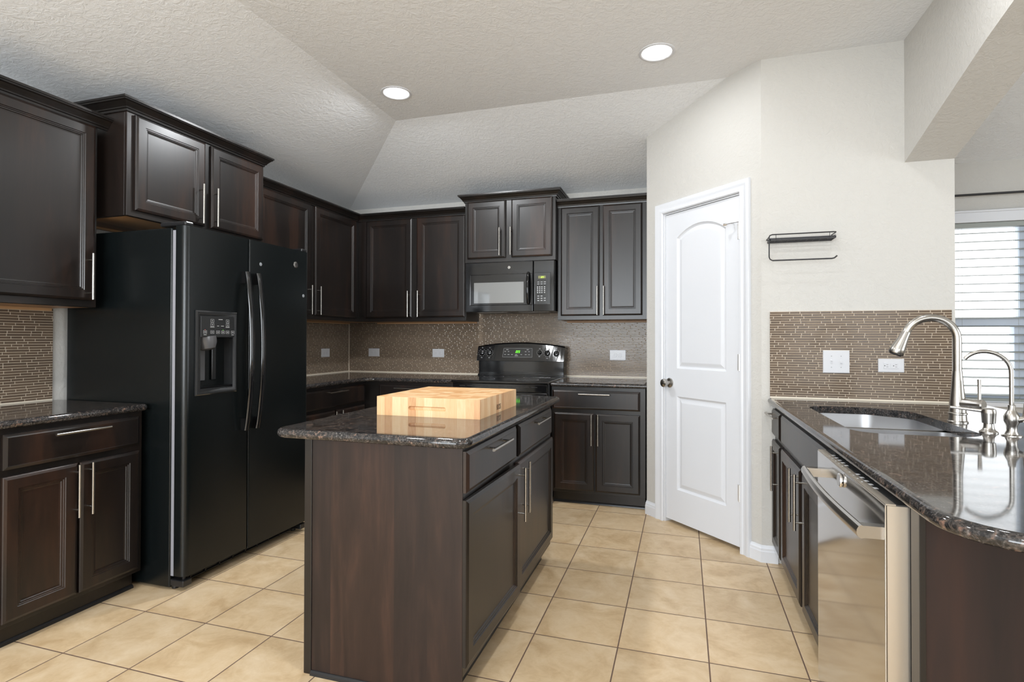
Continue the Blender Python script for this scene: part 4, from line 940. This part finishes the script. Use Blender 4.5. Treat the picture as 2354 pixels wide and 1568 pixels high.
# ================================================================== WALL RACK
rk = thing('wall_rack', 'black wire wall rack with a paper towel bar beneath its small shelf', 'rack', (0.448, YR, 1.666))
rw = 0.318; dp_ = 0.105
def wire(pts, r, name, parent=rk): b = B(); tube(b, pts, r, 8); return obj(name, b, BWIRE, parent, smooth=True)
zt = 0.140; zs = 0.112
wire([(0.012, -dp_, 0.0), (0.0, -dp_, 0.008), (-0.004, -dp_, 0.02), (-0.004, -dp_, zt-0.014), (0.0, -dp_, zt-0.004), (0.012, -dp_, zt), (rw-0.012, -dp_, zt), (rw, -dp_+0.006, zt), (rw+0.002, -dp_+0.018, zt), (rw+0.002, -0.004, zt)], 0.0032, 'top_rail')
wire([(0.012, -dp_, 0.0), (rw-0.02, -dp_, 0.0), (rw-0.008, -dp_, 0.003), (rw+0.004, -dp_, 0.014)], 0.0038, 'towel_bar')
wire([(-0.004, -dp_, zt-0.012), (-0.004, -0.004, zt-0.012)], 0.003, 'side_wire')
wire([(0.0, -0.004, zt-0.012), (rw, -0.004, zt-0.012)], 0.003, 'back_rail')
b = B(); box(b, 0.0, rw, -dp_, -dp_+0.012, zs-0.003, zs+0.009); box(b, 0.0, rw, -0.012, -0.004, zs-0.003, zs+0.009); box(b, 0.0, 0.003, -dp_, -0.004, zs-0.003, zs+0.004); box(b, rw-0.003, rw, -dp_, -0.004, zs-0.003, zs+0.004); obj('shelf_frame', b, BWIRE, rk)
b = B()
for k in range(1, 10): tube(b, [(rw*k/10, -dp_+0.006, zs), (rw*k/10, -0.006, zs)], 0.0014, 6)
for k in range(1, 4): tube(b, [(0.0, -dp_+dp_*k/4, zs-0.001), (rw, -dp_+dp_*k/4, zs-0.001)], 0.0014, 6)
obj('shelf_wires', b, BWIRE, rk)
b = B()
for xx in (0.03, rw-0.03): tube(b, [(xx, -dp_, zt), (xx, -dp_, zs)], 0.0013, 6)
for zz in (0.119, 0.128): tube(b, [(rw, -dp_+0.01, zz), (rw, -0.004, zz)], 0.0013, 6)
obj('guard_wires', b, BWIRE, rk)
for xx in (0.03, rw-0.05):
    b = B(); box(b, xx, xx+0.018, -0.006, 0.0, zt-0.028, zt-0.006); obj('mount', b, BLACKM, rk, bevel=0.001)

# ================================================================== OUTLETS AND SWITCHES
def plate(bm, w, h, t=0.005): ring_panel(bm, -w/2, w/2, -h/2, h/2, [(0, 0), (0, -t*0.5), (0.003, -t), (0.006, -t)])
def outlet(label, loc, rz, w=0.119, h=0.078, gfci=False, group=None):
    t = thing('power_outlet', label, 'outlet', loc, rz, group)
    b = B(); plate(b, w, h); obj('cover_plate', b, WPLAS, t)
    if gfci:
        b = B(); box(b, -0.034, 0.034, -0.0072, -0.004, -0.0165, 0.0165); f = obj('receptacle', b, WPLAS, t, bevel=0.001)
        b = B()
        for sx_ in (-0.020, 0.020):
            box(b, sx_-0.003, sx_+0.006, -0.0076, -0.006, 0.004, 0.0055); box(b, sx_-0.003, sx_+0.006, -0.0076, -0.006, -0.008, -0.0065); lathe(b, (sx_-0.010, -0.0066, -0.001), (0, -1, 0), [(0, 0.0024), (0.001, 0.0024)], 8)
        obj('slots', b, BLACKM, f)
        b = B(); box(b, -0.005, 0.005, -0.0085, -0.006, 0.001, 0.010); box(b, -0.005, 0.005, -0.0085, -0.006, -0.011, -0.001); obj('test_button', b, WPLAS, f, bevel=0.0005)
    else:
        for sx_ in (-0.020, 0.020):
            b = B(); lathe(b, (sx_, -0.0048, 0), (0, -1, 0), [(0, 0.0165), (0.002, 0.016), (0.0022, 0.015)], 20); f = obj('receptacle', b, WPLAS, t)
            b = B(); box(b, sx_-0.001, sx_+0.006, -0.0076, -0.006, 0.005, 0.0065); box(b, sx_-0.001, sx_+0.006, -0.0076, -0.006, -0.0065, -0.005); lathe(b, (sx_-0.007, -0.0066, 0), (0, -1, 0), [(0, 0.0024), (0.001, 0.0024)], 8); obj('slots', b, GREYP, f)
    return t
yb2 = YB-st_
outlet('white outlet on the back wall nearest the room corner', (-2.880, yb2, 1.106), 0)
outlet('white outlet on the back wall between the corner and the range', (-2.195, yb2, 1.106), 0)
outlet('white outlet on the back wall right of the range', (-0.532, yb2, 1.104), 0, 0.135, 0.086)
outlet('white outlet on the left wall beside the refrigerator', (XL+st_, 4.272, 1.108), PI/2)
outlet('white ground-fault outlet right of the switches behind the sink faucet', (1.042, YR-st_, 1.104), 0, 0.118, 0.071, gfci=True)
sw = thing('light_switch', 'white double switch plate on the brown tile left of the faucet', 'light switch', (0.7865, YR-st_, 1.1205))
b = B(); plate(b, 0.127, 0.122); obj('cover_plate', b, WPLAS, sw)
for sx_, up_ in ((-0.023, 1), (0.023, -1)):
    b = B(); box(b, sx_-0.005, sx_+0.005, -0.006, -0.004, -0.012, 0.012); box(b, sx_-0.0035, sx_+0.0035, -0.016, -0.004, (0.001 if up_ > 0 else -0.008), (0.008 if up_ > 0 else -0.001)); obj('toggle', b, WPLAS, sw, bevel=0.001)
b = B()
for sx_ in (-0.023, 0.023):
    for zz in (0.030, -0.030): lathe(b, (sx_, -0.0048, zz), (0, -1, 0), [(0, 0.003), (0.0008, 0.0028)], 10)
obj('screws', b, GREYP, sw)

# ================================================================== RECESSED CEILING LIGHTS
cans = [(-1.759, 3.083, 'lit round recessed ceiling light nearest the fridge side corner'), (-0.139, 3.056, 'lit round recessed ceiling light above the pantry side of the kitchen'),
        (-1.76, 1.25, 'recessed ceiling light over the refrigerator side, outside the picture'), (-0.14, 1.25, 'recessed ceiling light over the island aisle, outside the picture'),
        (0.80, 2.15, 'recessed ceiling light above the sink, outside the picture'),
        (-1.76, -0.6, 'recessed ceiling light behind the camera on the left'), (-0.14, -0.6, 'recessed ceiling light behind the camera on the right')]
CANW = [27, 6.5, 15, 15, 5.0, 8, 8]
for i, (x, y, lb) in enumerate(cans):
    t = thing('recessed_light', lb, 'ceiling light', (x, y, ZF), 0, 'recessed ceiling lights')
    b = B(); lathe(b, (0, 0, 0.0), (0, 0, -1), [(-0.001, 0.098), (0.003, 0.097), (0.005, 0.090), (0.004, 0.083), (0.001, 0.080)], 36, cap=False); obj('trim_ring', b, WHITE, t, smooth=True)
    b = B(); lathe(b, (0, 0, 0.0), (0, 0, -1), [(0.0005, 0.080), (0.0015, 0.079)], 36); obj('lens', b, LAMP, t)
    l = area_light('recessed_lamp', (x, y, ZF-0.012), (0, 0, 0), 0.15, 0.15, CANW[i], (0.94, 0.97, 1.0), 'DISK'); l.parent = t; l.location = (0, 0, -0.012)
